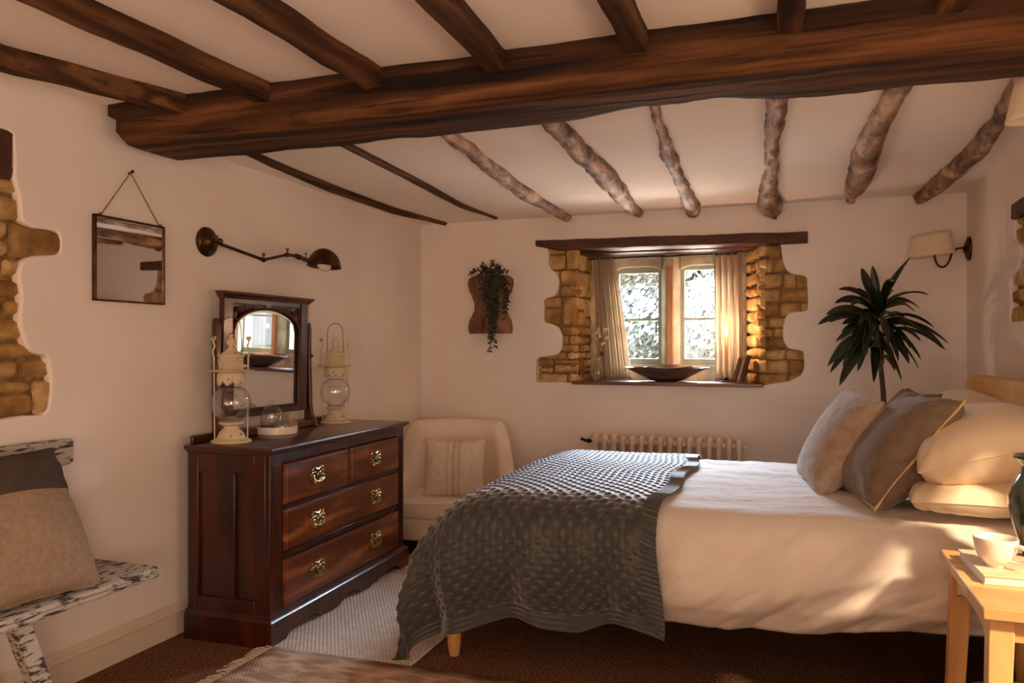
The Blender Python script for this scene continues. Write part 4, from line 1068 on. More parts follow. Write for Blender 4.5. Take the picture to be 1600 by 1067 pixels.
def pillow(name, label, cat, mat, w, h, t, loc, rot, group=None, trim=None, **k):
    e_ = thing(name, label, cat, loc, group=group); e_.rotation_euler = rot
    m = pillow_mb(w, h, t, **k); obj('cover', m, mat, e_, sm=0)
    pinch = k.get('pinch', .10)
    if trim:
        m = MB(); vs = []; fs = []; N2 = 160
        for i in range(N2):
            s = i/N2*4; sd = int(s); q = (s-sd)*2-1
            x, z = ((q,-1),(1,q),(-q,1),(-1,-q))[sd]
            px_ = x*(1-pinch*(1-z*z)*x*x)*w/2; pz = z*(1-pinch*(1-x*x)*z*z)*h/2
            for o_, y in ((.985,.003),(1.03+.008*math.sin(i*.5),.004*math.sin(i*.35)),(.985,-.003)): vs.append(Vector((px_*o_, y, pz*o_)))
        for i in range(N2):
            a, b = i*3, ((i+1) % N2)*3; fs += [(a, a+1, b+1, b), (a+1, a+2, b+2, b+1)]
        m.add(vs, fs); obj('edge_trim', m, trim, e_, sm=0, solid=.0015)
    else:
        m = MB(); P = []
        for i in range(121):
            s = (i/120*4) % 4; sd = int(s); q = (s-sd)*2-1
            x, z = ((q,-1),(1,q),(-q,1),(-1,-q))[sd]
            P.append(Vector((x*(1-pinch*(1-z*z)*x*x)*w/2, 0, z*(1-pinch*(1-x*x)*z*z)*h/2)))
        m.tube(P, .0022, 5, cap=False); obj('seam', m, mat, e_)
    return e_
M['chc'] = weave(band(pm('woven_oat_cushion', 'f4efe9', 'ffffff', (40,40,40), .92, .3, 160, .001, spec=.15), 'X', [-.2,-.045,-.028,-.005,.008,.03,.045,.2], ['e8dac9','dccab6','e8dac9','cfbba4','e2d2c0','d6c3ae','e8dac9']), 260, 260, .3, .001, 'XZ', .85)
pillow('cushion', 'square oat-coloured cushion with faint woven stripes on the armchair', 'cushion', M['chc'], .37, .35, .15, (-1.90, 4.27, .475), (math.radians(-12), 0, math.radians(15)), pinch=.07)
# ================================================================ BED
bd = thing('bed', 'double bed with an upholstered mustard headboard against the right wall', 'bed', (-.2, 3.40, 0))
m = MB()
def hb(u, v):
    return None
poly = []
y0, y1, zt_, rr_ = 2.74, 4.12, 1.075, .07
pts = [(y0,.12),(y1,.12)] + [(y1-rr_+rr_*math.cos(a*PI/16), zt_-rr_+rr_*math.sin(a*PI/16)) for a in range(9)] + [(y0+rr_-rr_*math.sin(a*PI/16), zt_-rr_+rr_*math.cos(a*PI/16)) for a in range(9)]
m.prism(pts, .09, Matrix(((0,0,1,.765),(1,0,0,0),(0,1,0,0),(0,0,0,1))))
obj('headboard', m, M['headb'], bd, w=True, bev=.018, sm=40)
m = MB(); m.box(-1.265, .765, 2.82, 3.98, .30, .36); obj('bed_base', m, M['brownc'], bd, w=True, bev=.01)
m = MB(); m.box(-1.20, .76, 2.86, 3.94, .36, .585); obj('mattress', m, M['linen'], bd, w=True, bev=.05)
for x, y in ((-1.235, 2.775), (-1.17, 3.93), (.70, 2.84), (.70, 3.96)):
    m = MB(); m.lathe([(0,0),(.019,0),(.021,.006),(.027,.05),(.030,.10),(.031,.125),(.036,.130),(.037,.137),(.033,.143),(.030,.150),(.033,.185),(.036,.22),(.036,.301),(0,.301)], c=(x,y,0), n=20)
    obj('leg', m, M['oakleg'], bd, w=True)
YN, YFR, XI, TZ = 2.80, 3.90, -1.02, .640
def top_z(x, y):
    return TZ + .012*math.sin((y-YN)/(YFR-YN)*PI) + .010*noise.noise(Vector((x*2.2, y*2.2, 3))) - .02*max(0, -(x+.9))*1.0
def arc(d, r):
    if d <= 0: return 0, 0
    if d < r*PI/2: a = d/r; return r*math.sin(a), r*(1-math.cos(a))
    return r, r + d - r*PI/2
def cloth(x, y, rx, ry, lift=0, p=1.55):
    """flat cloth point (x, y) -> where it lies over the bed"""
    ox = XI - x; oyn = YN - y; oyf = y - YFR
    hx, vx = arc(ox, rx)
    oy = max(oyn, oyf); hy, vy = arc(oy, ry)
    bx = max(x, XI) - hx; by_ = min(max(y, YN), YFR) + (-hy if oyn > oyf else hy)*(1 if oy > 0 else 0)
    drop = ((vx**p + vy**p)**(1/p)) if vx > 0 and vy > 0 else vx+vy
    return Vector((bx, by_, top_z(max(x,XI), min(max(y,YN),YFR)) - drop)), vx, vy
def cnormal(P, Q, S): return (Q-P).cross(S-P).normalized()
# duvet
m = MB(); NX_, NY_ = 190, 210
def duv(u, v):
    x = -1.02 + (.735+1.02)*u; s = v*2-1; ov = .455
    y = (YN-ov) + (YFR-YN+2*ov)*v
    p_, vx, vy = cloth(x, y, .2, .115)
    out = -1 if y < (YN+YFR)/2 else 1
    f = min(1, vy/.2)
    q = Vector((x*1.0, p_.z, 0))
    # soft slanting folds on the hanging side
    w1 = noise.noise(Vector(((x*.75+p_.z*1.1)*3.2, (x*-.7+p_.z*1.0)*10, 2)))
    w2 = noise.noise(Vector(((x*.6+p_.z*1.2)*7, (x*-.9+p_.z*1.1)*24, 7)))
    cv = max(.0, min(1, (x+.50)/.15)); bulge = .050*math.sin(min(1, vy/.40)*PI)*(.3+.7*cv); w1 *= .15+.85*cv; w2 *= cv
    p_.y += out*(f*(w1*.034 + w2*.012) + bulge)
    if vy > .30: p_.y -= out*(vy-.30)*.55
    if x < -.45: p_.y -= out*.012*f; p_.z -= .006
    if vy <= .02:
        p_.z += .010*noise.noise(Vector((x*3, y*9, 1))) + .0035*abs(noise.noise(Vector((x*9, y*26, 5)))) + .0025*noise.noise(Vector((x*25, y*60, 1)))
    else: p_.z += (.014*noise.noise(Vector((x*5, 0, 9))) + .11*max(0,x+.1))*min(1,vy/.35)**2
    return p_
m.grid(duv, NX_, NY_); setp(obj('duvet', m, M['linen'], sm=0, solid=.012), 'white crumpled duvet spread over the bed and hanging over its side', 'duvet')
# knitted throw
m = MB(); BL = .027
x_r, x_l, yn_, yf_ = -.405, -1.02-.60, YN-.475, YFR+.40
DX, DY = .0046, .0046
nx_, ny_ = int((x_r-x_l)/DX), int((yf_-yn_)/DY)
def knit_relief_shade(o):
    # relief shading painted into the colour: raised blocks and ribs lighter, hollows darker
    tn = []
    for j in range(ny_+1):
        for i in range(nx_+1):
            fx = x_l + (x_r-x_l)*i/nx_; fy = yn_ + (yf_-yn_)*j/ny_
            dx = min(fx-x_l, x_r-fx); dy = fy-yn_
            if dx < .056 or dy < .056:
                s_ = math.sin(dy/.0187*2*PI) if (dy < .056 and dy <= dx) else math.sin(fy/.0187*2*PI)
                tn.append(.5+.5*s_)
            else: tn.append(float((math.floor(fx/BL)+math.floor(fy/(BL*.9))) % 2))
    a = o.data.attributes.new('stitch_shade', 'FLOAT', 'POINT'); a.data.foreach_set('value', tn)
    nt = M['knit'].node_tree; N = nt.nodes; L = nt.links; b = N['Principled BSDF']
    at = N.new('ShaderNodeAttribute'); at.attribute_name = 'stitch_shade'
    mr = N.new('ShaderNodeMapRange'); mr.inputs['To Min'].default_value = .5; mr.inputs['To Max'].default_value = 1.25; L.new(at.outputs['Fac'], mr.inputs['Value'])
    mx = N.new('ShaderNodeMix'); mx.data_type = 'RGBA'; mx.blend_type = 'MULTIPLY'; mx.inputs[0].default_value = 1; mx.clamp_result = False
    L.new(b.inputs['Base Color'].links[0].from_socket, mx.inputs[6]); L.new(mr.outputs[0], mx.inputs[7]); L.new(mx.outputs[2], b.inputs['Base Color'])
def SS(t):
    t = max(0, min(1, t)); return t*t*(3-2*t)
def thr(u, v):
    fx = x_l + (x_r-x_l)*u; fy = yn_ + (yf_-yn_)*v
    dx = min(fx-x_l, x_r-fx); dy = fy-yn_
    bow = .012*math.sin(fy*4.2)*SS((u-.3)/.6) + .012*math.sin(fy*11)*u
    sx = fx + bow
    lo_ = fy - (.09*SS((-.85-fx)/.4) + .06*math.exp(-((fx-x_r)/.14)**2))*(1-v)**1.5 - .035*math.sin(fx*7+1)*(1-v)**2 - .02*math.sin(fx*15)*(1-v)**3
    e_ = 1e-3
    P, vx, vy = cloth(sx, lo_, .31, .115, p=1.2)
    ax_, ay_ = min(1, math.sin(min(1, vx/.31)*PI/2)), min(1, math.sin(min(1, vy/.115)*PI/2))
    n_ = Vector((-ax_, ay_*(-1 if lo_ < YN else 1), max(0, (1-ax_**2)*(1-ay_**2))**.5 + .02)).normalized()
    # folds where it hangs
    f = min(1, vy/.3); g = min(1, vx/.35)
    side = -1 if lo_ < YN else 1
    fold = f*(.020*math.sin(fx*21+1.2*math.sin(fx*5)) + .012*math.sin(fx*37+2)) 
    off = .026 + fold*.9
    if side < 0: off += .050*math.sin(min(1, vy/.40)*PI)
    off += g*(.014*math.sin(fy*16+.5))
    off += vx*vy*.35 + .010*math.sin(math.atan2(vy+.01,vx+.01)*9)*min(1,(vx*vy)/.06)
    # basket-weave relief, ribbed borders
    if dx < .056 or dy < .056:
        d_ = dy if dy < .05 and dy < dx else dx
        if dy < .056 and dy <= dx: h = .0045*math.sin(dy/.0187*2*PI)
        else: h = .0045*math.sin((fy/.0187)*2*PI)
    else:
        i, j = math.floor(fx/BL), math.floor(fy/(BL*.9)); a, b = fx/BL-i, fy/(BL*.9)-j
        pl_ = SS(4*min(a,1-a))*SS(4*min(b,1-b))
        h = pl_*(.0065 + .0012*math.sin(a*PI*5)) if (i+j) % 2 else .0015*pl_
    p_ = P + n_*(off + h)
    p_.z = max(p_.z, .012 + .004*math.sin(fx*40+fy*30) + off*.1)
    return p_
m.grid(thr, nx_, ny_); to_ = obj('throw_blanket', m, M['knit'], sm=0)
knit_relief_shade(to_); setp(to_, 'grey-green basket-weave knitted throw draped over the foot of the bed', 'blanket')
# cushions and pillows on the bed
rd = math.radians
pillow('pillow', 'flat cream pillow lying under the large near pillow', 'pillow', M['pillow'], .62, .42, .13, (.575, 3.00, .72), (rd(90), 0, rd(88)), pinch=.05, seed=3, ex=.35)
pillow('pillow', 'large plump cream pillow at the near side of the headboard', 'pillow', M['pillow'], .64, .44, .27, (.60, 3.03, .868), (rd(74), rd(0), rd(88)), pinch=.06, seed=5, ex=.45)
pillow('pillow', 'plump cream pillow on the far side of the bed', 'pillow', M['pillow'], .60, .46, .25, (.585, 3.66, .87), (rd(62), 0, rd(92)), pinch=.06, seed=9, ex=.45)
M['stripe_c'] = band(pm('striped_taupe_linen', 'f0e8e0', 'ffffff', (20,20,20), .9, .3, 200, .001, spec=.15), 'X', [-.3,-.08,-.05,.1,.13,.3], ['7a6653','a08a72','7a6653','a08a72','7a6653'])
pillow('cushion', 'taupe linen cushion peeking out behind the two front cushions', 'cushion', M['stripe_c'], .44, .44, .16, (.40, 3.50, .835), (rd(-30), 0, rd(-82)), pinch=.08, seed=11)
def knitz(x, z, side):
    r_ = z*16; return .0055*math.sin((r_ + .35*abs(((x*7) % 1)*2-1))*2*PI*.5)**2
pillow('cushion', 'knitted oatmeal cushion with zigzag ridges, furthest forward on the bed', 'cushion', M['knitc'], .42, .42, .17, (.175, 3.26, .838), (rd(-30), rd(4), rd(-80)), pinch=.07, seed=2, n=90, fn=knitz, wr=.002)
pillow('cushion', 'dark taupe cushion with a cream edge trim, leaning on the near pillows', 'cushion', M['brownc'], .45, .45, .24, (.355, 3.04, .838), (rd(-38), rd(-3), rd(-80)), pinch=.06, seed=4, trim=M['cream_stripe'])

# ================================================================ POTTED DRACAENA
pb = Vector((.455, 4.42, 0)); dp = thing('potted_plant', 'tall dark-leaved dracaena standing behind the bed in the back right corner', 'plant', pb)
m = MB(); m.lathe([(0,0),(.11,0),(.12,.01),(.14,.20),(.15,.30),(.155,.31),(.145,.31),(.135,.28),(0,.28)], n=32); obj('pot', m, M['terra'], dp)
m = MB(); sx_ = atY(1380, 612, 4.42); tx = atY(1368, 470, 4.42)
st = [Vector((0,0,.25)), Vector((sx_.x-pb.x+.01,0,.7)), Vector((sx_.x-pb.x,0,sx_.z)), Vector((tx.x-pb.x+.01,.0,1.25)), Vector((tx.x-pb.x,0,tx.z-.02))]
m.tube(st, [.018,.016,.013,.012,.008], 10, jit=.1); obj('stem', m, M['stem'], dp)
def c6p(x, y, Y): return atY(1200+x/3.1375, 300+y/3.1375, Y)
rr = random.Random(5)
LV = [((520,560),(345,478),.02),((520,570),(328,545),-.08),((510,620),(285,600),.05),((520,650),(245,650),-.1),((520,700),(292,855),-.06),((520,740),(350,950),-.14),((545,760),(655,925),-.1),
      ((560,700),(740,865),-.12),((560,660),(888,745),-.05),((570,640),(870,775),.05),((560,620),(815,665),.0),((560,560),(788,505),.05),((560,530),(700,318),.02),((540,520),(512,362),-.02),((520,540),(458,372),.04),
      ((530,760),(518,935),-.16),((560,690),(750,822),-.16),((510,700),(325,788),.02),((510,680),(330,735),.1),((515,730),(305,885),.05),((520,600),(375,540),-.14),((560,640),(725,665),-.18),((555,560),(745,570),.12),
      ((540,620),(540,470),-.2),((530,640),(470,800),-.24),((550,650),(640,830),-.22),((520,620),(400,770),-.2),((530,690),(440,880),.1),((555,720),(620,860),.1),((540,570),(620,480),.1),((530,580),(440,470),.12),
      ((530,660),(360,690),-.05),((560,650),(700,740),-.02),((520,680),(380,830),-.12),((550,600),(650,540),-.1),((540,640),(500,720),-.28),((545,620),(590,760),-.28),((530,600),(450,650),-.22),((550,610),(680,640),.18),
      ((525,610),(400,640),.18),((545,680),(545,860),.05),((540,700),(480,800),.15),((550,580),(600,420),-.1),((530,560),(490,440),-.12),((560,660),(800,700),.12),((520,650),(300,640),.12)]
ml = MB()
for (a_, b_, c_) in list(LV)[::2]:
    LV.append(((a_[0]+rr.uniform(-10,10), a_[1]+rr.uniform(10,50)), (a_[0]+(b_[0]-a_[0])*rr.uniform(.6,.85)+rr.uniform(-30,30), a_[1]+(b_[1]-a_[1])*rr.uniform(.55,.8)+rr.uniform(20,60)), rr.uniform(-.22,.2)))
for (bx_, by2), (tx_, ty_), dy in LV:
    B0 = c6p(bx_, by2, 4.42) - pb; Tt = c6p(tx_, ty_, 4.42) - pb
    k_ = (4.42+dy)/4.42
    W0 = (Tt+pb-Vector((0,0,CH)))*k_ + Vector((0,0,CH)) - pb; Tt = W0
    L_ = (Tt-B0).length; up = .30*L_ if Tt.z < B0.z + .12 else .06*L_
    n = 14; wd = min(.062, .026+.105*L_)*rr.uniform(.8,1.1); prev = None; pts = []
    for i in range(n+1):
        t = i/n; p = B0.lerp(Tt, t); p.z += up*4*t*(1-t)*.55; pts.append(p)
    tw = rr.uniform(-.5,.5); vs = []
    for i, p in enumerate(pts):
        t = i/n; d = (pts[min(i+1,n)]-pts[max(i-1,0)]).normalized()
        sd = d.cross(Vector((0,-.55,.85))).normalized(); nn = sd.cross(d).normalized()
        ca, sa = math.cos(tw+t*.5), math.sin(tw+t*.5); s2 = sd*ca+nn*sa; n2 = s2.cross(d)
        w_ = wd*.5*(math.sin(PI*min(1, (t*.92+.06)))**.75)*(1 if t < .97 else .3)
        for q, z in ((-1,.14),(-.5,.02),(0,-.10),(.5,.02),(1,.14)): vs.append(p + s2*w_*q + n2*w_*z*1.6)
    ml.add(vs, [(i*5+k, i*5+k+1, (i+1)*5+k+1, (i+1)*5+k) for i in range(n) for k in range(4)])
obj('leaves', ml, M['leafd'], dp, sm=0, solid=.0012)

# ================================================================ BEDSIDE TABLE AND WHAT STANDS ON IT
TH_ = .620
bt = thing('bedside_table', 'pale oak bedside table with splayed legs beside the bed', 'table', (.64, 2.25, 0))
x0, x1, y0, y1 = .405, .885, 1.985, 2.52
m = MB(); m.box(x0, x1, y0, y1, TH_-.028, TH_); obj('table_top', m, M['oak'], bt, w=True, bev=.003)
LEG = []
for xx, sx in ((x0+.045, -1), (x1-.045, 1)):
    for yy, sy in ((y0+.055, -1), (y1-.055, 1)):
        m = MB(); m.bar((xx+sx*.0, yy, TH_-.029), (xx+sx*.022, yy+sy*.030, 0), .052, .046, up=(0,1,0), w2=.040, d2=.036)
        obj('leg', m, M['oakleg'], bt, w=True, bev=.003)
for xx in (x0+.028, x1-.052):
    m = MB(); n = 16; P = [(y0+.055, TH_-.029), (y1-.055, TH_-.029)] + [(y1-.055-(y1-y0-.11)*i/n, TH_-.029-.045-.045*(abs(2*i/n-1)**2.2)) for i in range(n+1)]
    m.prism(P, .02, Matrix(((0,0,1,xx),(1,0,0,0),(0,1,0,0),(0,0,0,1)))); obj('apron', m, M['oak'], bt, w=True, bev=.002)
for yy in (y0+.04, y1-.06):
    m = MB(); m.box(x0+.06, x1-.06, yy, yy+.02, TH_-.085, TH_-.029); obj('apron', m, M['oak'], bt, w=True, bev=.002)
# book under the cup
M['cv'] = pm('pale_cover', 'cdb493', 'dcc6a8', (20,20,20), .6)
bk = thing('book', 'pale hardback book lying on the bedside table under the cup', 'book', (.445, 2.175, TH_+.0005), rz=rd(2))
m = MB(); m.box(0,.20,0,.26,0,.003); m.box(0,.20,0,.26,.020,.023); m.box(.197,.20,0,.26,0,.023); obj('cover', m, M['cv'], bk, bev=.0008)
m = MB(); m.box(.004,.197,.004,.256,.003,.020); obj('pages', m, M['paper'], bk)
# cup
M['cup'] = pm('speckled_stoneware', 'f2e8dc', 'e9dccd', (80,80,80), .22, coat=.4, lo=.2, hi=.5)
cc = Vector((.492, 2.275, TH_+.024)); cu = thing('cup', 'cream stoneware cup standing on the book on the bedside table', 'cup', cc)
m = MB(); m.lathe([(0,.0),(.024,.0),(.026,.003),(.025,.005),(.036,.012),(.046,.024),(.053,.040),(.057,.058),(.0595,.072),(.0585,.074),(.056,.072),(.053,.058),(.049,.040),(.041,.024),(.028,.013),(0,.010)], n=40); m.v = [(p[0]*.86, p[1]*.86, p[2]) for p in m.v]; obj('body', m, M['cup'], cu)
m = MB(); a = rd(-42); dr = Vector((math.cos(a), math.sin(a), 0))
P = [dr*.055+Vector((0,0,.058)), dr*.070+Vector((0,0,.062)), dr*.084+Vector((0,0,.055)), dr*.088+Vector((0,0,.040)), dr*.080+Vector((0,0,.025)), dr*.062+Vector((0,0,.018)), dr*.046+Vector((0,0,.020))]
Q = []
for i in range(len(P)-1):
    for j in range(4): Q.append(P[i].lerp(P[i+1], j/4))
Q.append(P[-1])
for _ in range(2): Q = [Q[0]]+[(Q[i-1]+Q[i]*2+Q[i+1])/4 for i in range(1,len(Q)-1)]+[Q[-1]]
m.tube([q-dr*.008 for q in Q], .0055, 10); obj('handle', m, M['cup'], cu)
# vase
m = MB(); m.lathe([(0,0),(.048,0),(.051,.006),(.052,.02),(.062,.060),(.077,.110),(.086,.150),(.086,.180),(.078,.210),(.064,.235),(.056,.250),(.055,.262),(.066,.276),(.074,.283),(.073,.290),(.066,.288),(.050,.264),(.050,.25),(.06,.22),(.07,.17),(.05,.04),(0,.02)], n=48)
vz = obj('vase', m, M['vase']); vz.location = (.640, 2.425, TH_+.001); setp(vz, 'round-bellied dark green glazed pottery vase on the bedside table behind the cup', 'vase')
# reading matter under the table
M['mag'] = pm('magazine_cover', '3e2f22', 'a58e55', (9,9,9), .5); 
for k, (x, y, lean, rz, h_, lab) in enumerate(((.50,2.42,-12,20,.27,'upright magazine under the bedside table, nearest the far left leg'),(.56,2.40,-9,28,.25,'yellowish magazine standing behind the other under the bedside table'))):
    t = thing('magazine', lab, 'magazine', (x, y, .002), group='magazines under the bedside table'); t.rotation_euler = (rd(lean), 0, rd(rz))
    m = MB(); m.grid(lambda u, v: Vector((u*.2, .012*math.sin(u*3+k), v*h_)), 12, 4); obj('pages', m, M['mag'] if k == 0 else M['paper'], t, solid=.008)
# ================================================================ BENCH
M['chip'] = pm('distressed_white_paint', '3d2c20', 'b8b0a1', (70,20,80), .75, .6, 60, .004, c3='8f8576', det=9, lo=.40, hi=.50)
bn = thing('bench', 'distressed white-painted wooden bench against the left wall', 'bench', (-2.18, 1.2, 0))
sx0, sx1, sy1, sy0 = -2.345, -2.03, 2.085, -.2
m = MB(); vs = []; NN = 60
for i in range(NN+1):
    y = sy0 + (sy1-sy0)*i/NN; w_ = noise.noise(Vector((y*9,0,0)))*.004
    for x, z in ((sx0,.418),(sx1+w_,.416),(sx1+w_+.004,.424),(sx1+w_,.432),(sx1+w_+.005,.440),(sx1+w_,.450),(sx1-.012,.453),(sx0,.453)): vs.append((x, y, z))
m.add(vs, [(i*8+k, i*8+(k+1)%8, i*8+8+(k+1)%8, i*8+8+k) for i in range(NN) for k in range(8)] + [tuple(range(8)), tuple(NN*8+k for k in range(8))])
obj('seat', m, M['chip'], bn, w=True, sm=30)
for y, s in ((1.60,1),(.2,-1)):
    for x, q in ((-2.07,1),(-2.30,-.2)):
        m = MB(); m.bar((x, y, .418), (x+q*.02, y+s*.13, 0), .042, .052, up=(0,1,0)); obj('leg', m, M['chip'], bn, w=True, bev=.003)
P = [(sy0,.74)] + [(sy0,.885)] + [(2.03,.883),(2.04,.875),(2.038,.80),(2.03,.795),(1.965,.79),(1.94,.785),(1.91,.76),(1.88,.735),(1.85,.72),(1.8,.71),(1.6,.705)]
m = MB(); m.prism([(a, b) for a, b in P], .022, Matrix(((0,0,1,-2.385),(1,0,0,0),(0,1,0,0),(0,0,0,1)))); obj('back_rail', m, M['chip'], bn, w=True, bev=.003)
for y in (1.55, .3):
    m = MB(); m.bar((-2.352, y, .453), (-2.36, y, .74), .03, .05, up=(0,1,0)); obj('back_post', m, M['chip'], bn, w=True, bev=.003)
M['bcush'] = weave(band(pm('two_tone_woven_wool', 'efe6dc', 'ffffff', (60,60,60), .95, .4, 140, .002, spec=.1), 'Z', [-.3,.075,.25], ['b39c86','5f5650']), 150, 110, .6, .002, 'XZ', .7)
pillow('cushion', 'grey-topped woven beige cushion leaning on the bench', 'cushion', M['bcush'], .50, .47, .19, (-2.165, 1.615, .668), (rd(-29), 0, rd(86)), pinch=.05, seed=14)
# ================================================================ RUGS
M['jute'] = weave(pm('cream_flatweave', 'd8c9b9', 'e6d9ca', (40,40,40), .95, .3, 120, .002, spec=.1), 55, 36, .8, .004, 'XY', .75)
m = MB(); m.box(-2.06, -1.34, 2.57, 4.02, .001, .011)
setp(obj('rug', m, M['jute'], bev=.003), 'cream flatwoven runner rug between the chest and the bed', 'rug')
M['rug2'] = weave(pm('faded_pink_rug', 'a88873', 'd6bda6', (9,22,9), .95, .3, 120, .002, c3='c0a28b', spec=.1, det=7, lo=.38, hi=.6), 70, 70, .5, .003, 'XY', .75)
rg = thing('rug', 'faded pinkish patterned rug with a white fringe at the picture bottom', 'rug', (-1.4, 1.9, 0))
m = MB(); m.grid(lambda u, v: Vector((-1.93+1.35*u, 1.2+1.375*v + .03*u, .0125+.006*(1-abs(2*v-1)**20)*(1-abs(2*u-1)**20))), 20, 20); obj('pile', m, M['rug2'], rg, w=True, solid=.006)
m = MB(); rr = random.Random(9)
for k in range(190):
    y = 1.2 + 1.375*k/190; a = Vector((-1.925, y, .014)); L_ = rr.uniform(.04,.075); dy = rr.uniform(-.02,.02)
    m.tube([a, a+Vector((-L_*.5, dy*.4, .003)), a+Vector((-L_, dy, -.008))], .0026, 4)
M['fringe'] = pm('cotton_fringe', 'c9bcab', None, rough=.95)
obj('fringe', m, M['fringe'], rg, w=True)
# ================================================================ OUTSIDE THE BACK WINDOW
M['grass'] = pm('winter_grass', '7c8063', 'a3a387', (2,2,2), .9, .3, 20, .02)
mb = MB()
mb.grid(lambda u, v: Vector((-12+24*u, 5.6+20*v, -.3 + 1.3*v + .15*noise.noise(Vector((u*9, v*9, 0))))), 30, 26)
setp(obj('grass_slope', mb, M['grass']), kind='structure')
M['bark'] = pm('winter_bark', '5d574e', '8a8478', (8,8,8), .9)
M['pale_leaf'] = pm('pale_yellow_leaf', '66716e', 'b3bbb8', (6,6,6), .7)
def tree(x, y, z0, h, seed, label, leaves=15000):
    rr = random.Random(seed); T = thing('garden_tree', label, 'tree', (x, y, z0), group=None)
    br = MB(); tips = []
    def grow(p, d, l, r, lev):
        q = p + d*l; m = p.lerp(q, .5) + Vector((rr.uniform(-1,1), rr.uniform(-1,1), rr.uniform(-1,1)))*l*.06
        br.tube([p, m, q], [r, r*.85, r*.65], 5, cap=False)
        if lev == 0: tips.append((p, q)); return
        if lev <= 2: tips.append((p, q))
        for _ in range(rr.choice((3,4)) if lev > 1 else 4):
            nd = (d + Vector((rr.uniform(-1,1), rr.uniform(-1,1), rr.uniform(-.5,.8)))*.85).normalized()
            grow(p.lerp(q, rr.uniform(.45, 1)), nd, l*rr.uniform(.6,.8), r*.55, lev-1)
    grow(Vector((0,0,-.1)), Vector((0,0,1)), h*.24, h*.022, 4)
    obj('trunk', br, M['bark'], T)
    lf = MB()
    for _ in range(leaves):
        a, b = rr.choice(tips); c = a.lerp(b, rr.random()) + Vector((rr.gauss(0,.14), rr.gauss(0,.14), rr.gauss(0,.14)))
        n = Vector((rr.gauss(0,1), rr.gauss(0,1), rr.gauss(0,1))).normalized(); u = n.orthogonal().normalized(); v = n.cross(u)
        s = rr.uniform(.03,.06); lf.add([c-u*s, c+v*s*.5, c+u*s, c-v*s*.5], [(0,1,2,3)])
    obj('foliage', lf, M['pale_leaf'], T)
for a in ((-1.95,9.3,0,4.4,1,'bare-branched garden tree seen through the left light of the window, nearest the mullion'),
          (-1.15,11.6,.1,5,2,'bare-branched garden tree seen through the right light of the window'),
          (-.1,9.3,.1,4.2,3,'twiggy garden tree at the right edge of the right window light'),
          (-.4,14.5,.2,6,5,'twiggy garden tree hidden mostly by the sunlit right curtain'),
          (-3.4,13.0,.2,6,6,'twiggy garden tree at the left edge of the left window light')): tree(*a)
# ================================================================ LIGHT
w = bpy.data.worlds.new('World'); sc.world = w; w.use_nodes = True; nt = w.node_tree; N = nt.nodes; L = nt.links
bg = N['Background']; tc = N.new('ShaderNodeTexCoord'); sp = N.new('ShaderNodeSeparateXYZ')
L.new(tc.outputs['Generated'], sp.inputs[0])
rp = N.new('ShaderNodeValToRGB'); mr = N.new('ShaderNodeMapRange'); mr.inputs['From Min'].default_value = -1; L.new(sp.outputs['Y'], mr.inputs['Value'])
e = rp.color_ramp.elements; e[0].position = .3; e[0].color = (1,.62,.34,1); e[1].position = .7; e[1].color = (.86,.93,1,1)
L.new(mr.outputs[0], rp.inputs[0]); L.new(rp.outputs[0], bg.inputs[0]); bg.inputs[1].default_value = .95
def area(name, loc, target, sx, sy, power, col, spread=180):
    l = bpy.data.lights.new(name, 'AREA'); l.shape = 'RECTANGLE'; l.size = sx; l.size_y = sy; l.energy = power; l.color = col
    l.spread = math.radians(spread)
    o = bpy.data.objects.new(name, l); COL.objects.link(o); o.location = loc
    d = Vector(target) - Vector(loc); o.rotation_euler = d.to_track_quat('-Z', 'Y').to_euler(); return o
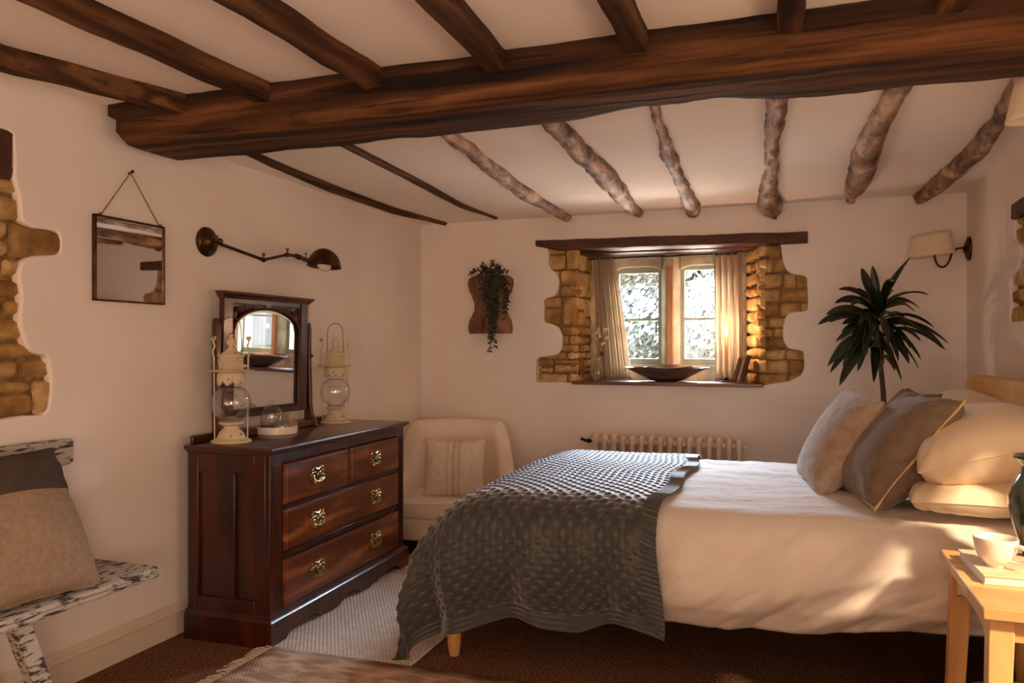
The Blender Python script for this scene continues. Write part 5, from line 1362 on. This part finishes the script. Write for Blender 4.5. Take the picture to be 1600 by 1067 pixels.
# daylight from the sky above and the bright ground below, outside the back window
area('sky_light_back', (-1.1, 8.6, 3.3), (-.6, 4.2, .9), 4.5, 2.0, 4900, (.64,.81,1))
area('ground_bounce_back', (-.75, 7.6, .35), (-.75, 4.6, 1.85), 3.6, .8, 400, (1,.80,.70))
# warm daylight through the wide window behind the viewer
area('daylight_front', (-.65, YF-.04, 1.25), (-.65, 5, 1.1), 2.3, 1.3, 9, (1,.48,.22))
area('daylight_right', (XR+.12, 1.75, 1.08), (-2, 1.9, .9), .7, .42, 5, (1,.66,.42))
area('side_fill', (XR+.12, -1.08, 1.22), (-2.4, 2.4, 1.6), 1.0, .98, 37, (1,.74,.57))  # added fill lamp, brightens the left wall and ceiling
area('uplight_fill', (-.65, YF-.6, .35), (-.65, 1.0, 2.3), 2.3, .7, 66, (1,.74,.58))  # added uplight low outside the rear opening, lifts the front ceiling
s = bpy.data.lights.new('low_sun', 'SUN'); s.energy = 6.5; s.color = (1,.74,.48); s.angle = math.radians(4.5)
so = bpy.data.objects.new('low_sun', s); COL.objects.link(so); so.rotation_euler = Vector((-.50,.55,-.60)).to_track_quat('-Z', 'Y').to_euler()
po = area('sky_portal', (-.79, YW+.14, 1.4), (-.79, 0, 1.4), .95, .8, 1, (1,1,1)); po.data.cycles.is_portal = True
# ================================================================ CAMERA
cam = bpy.data.cameras.new('camera'); co = bpy.data.objects.new('camera', cam); COL.objects.link(co)
cam.sensor_width = 36; cam.lens = 36*FPX/1600; cam.shift_y = (HY-533.5)/1600; cam.clip_start = .02
co.location = (0,0,CH); co.rotation_euler = (PI/2, 0, TH); sc.camera = co
sc.view_settings.view_transform = 'Standard'; sc.view_settings.look = 'None'; sc.view_settings.exposure = .2; sc.view_settings.gamma = 1
sc.view_settings.use_curve_mapping = False
sc.cycles.use_denoising = True
try: sc.cycles.denoiser = 'OPENIMAGEDENOISE'
except Exception: pass
sc.cycles.max_bounces = 10; sc.cycles.diffuse_bounces = 6; sc.cycles.transparent_max_bounces = 16; sc.cycles.glossy_bounces = 5
sc.cycles.sample_clamp_indirect = 6
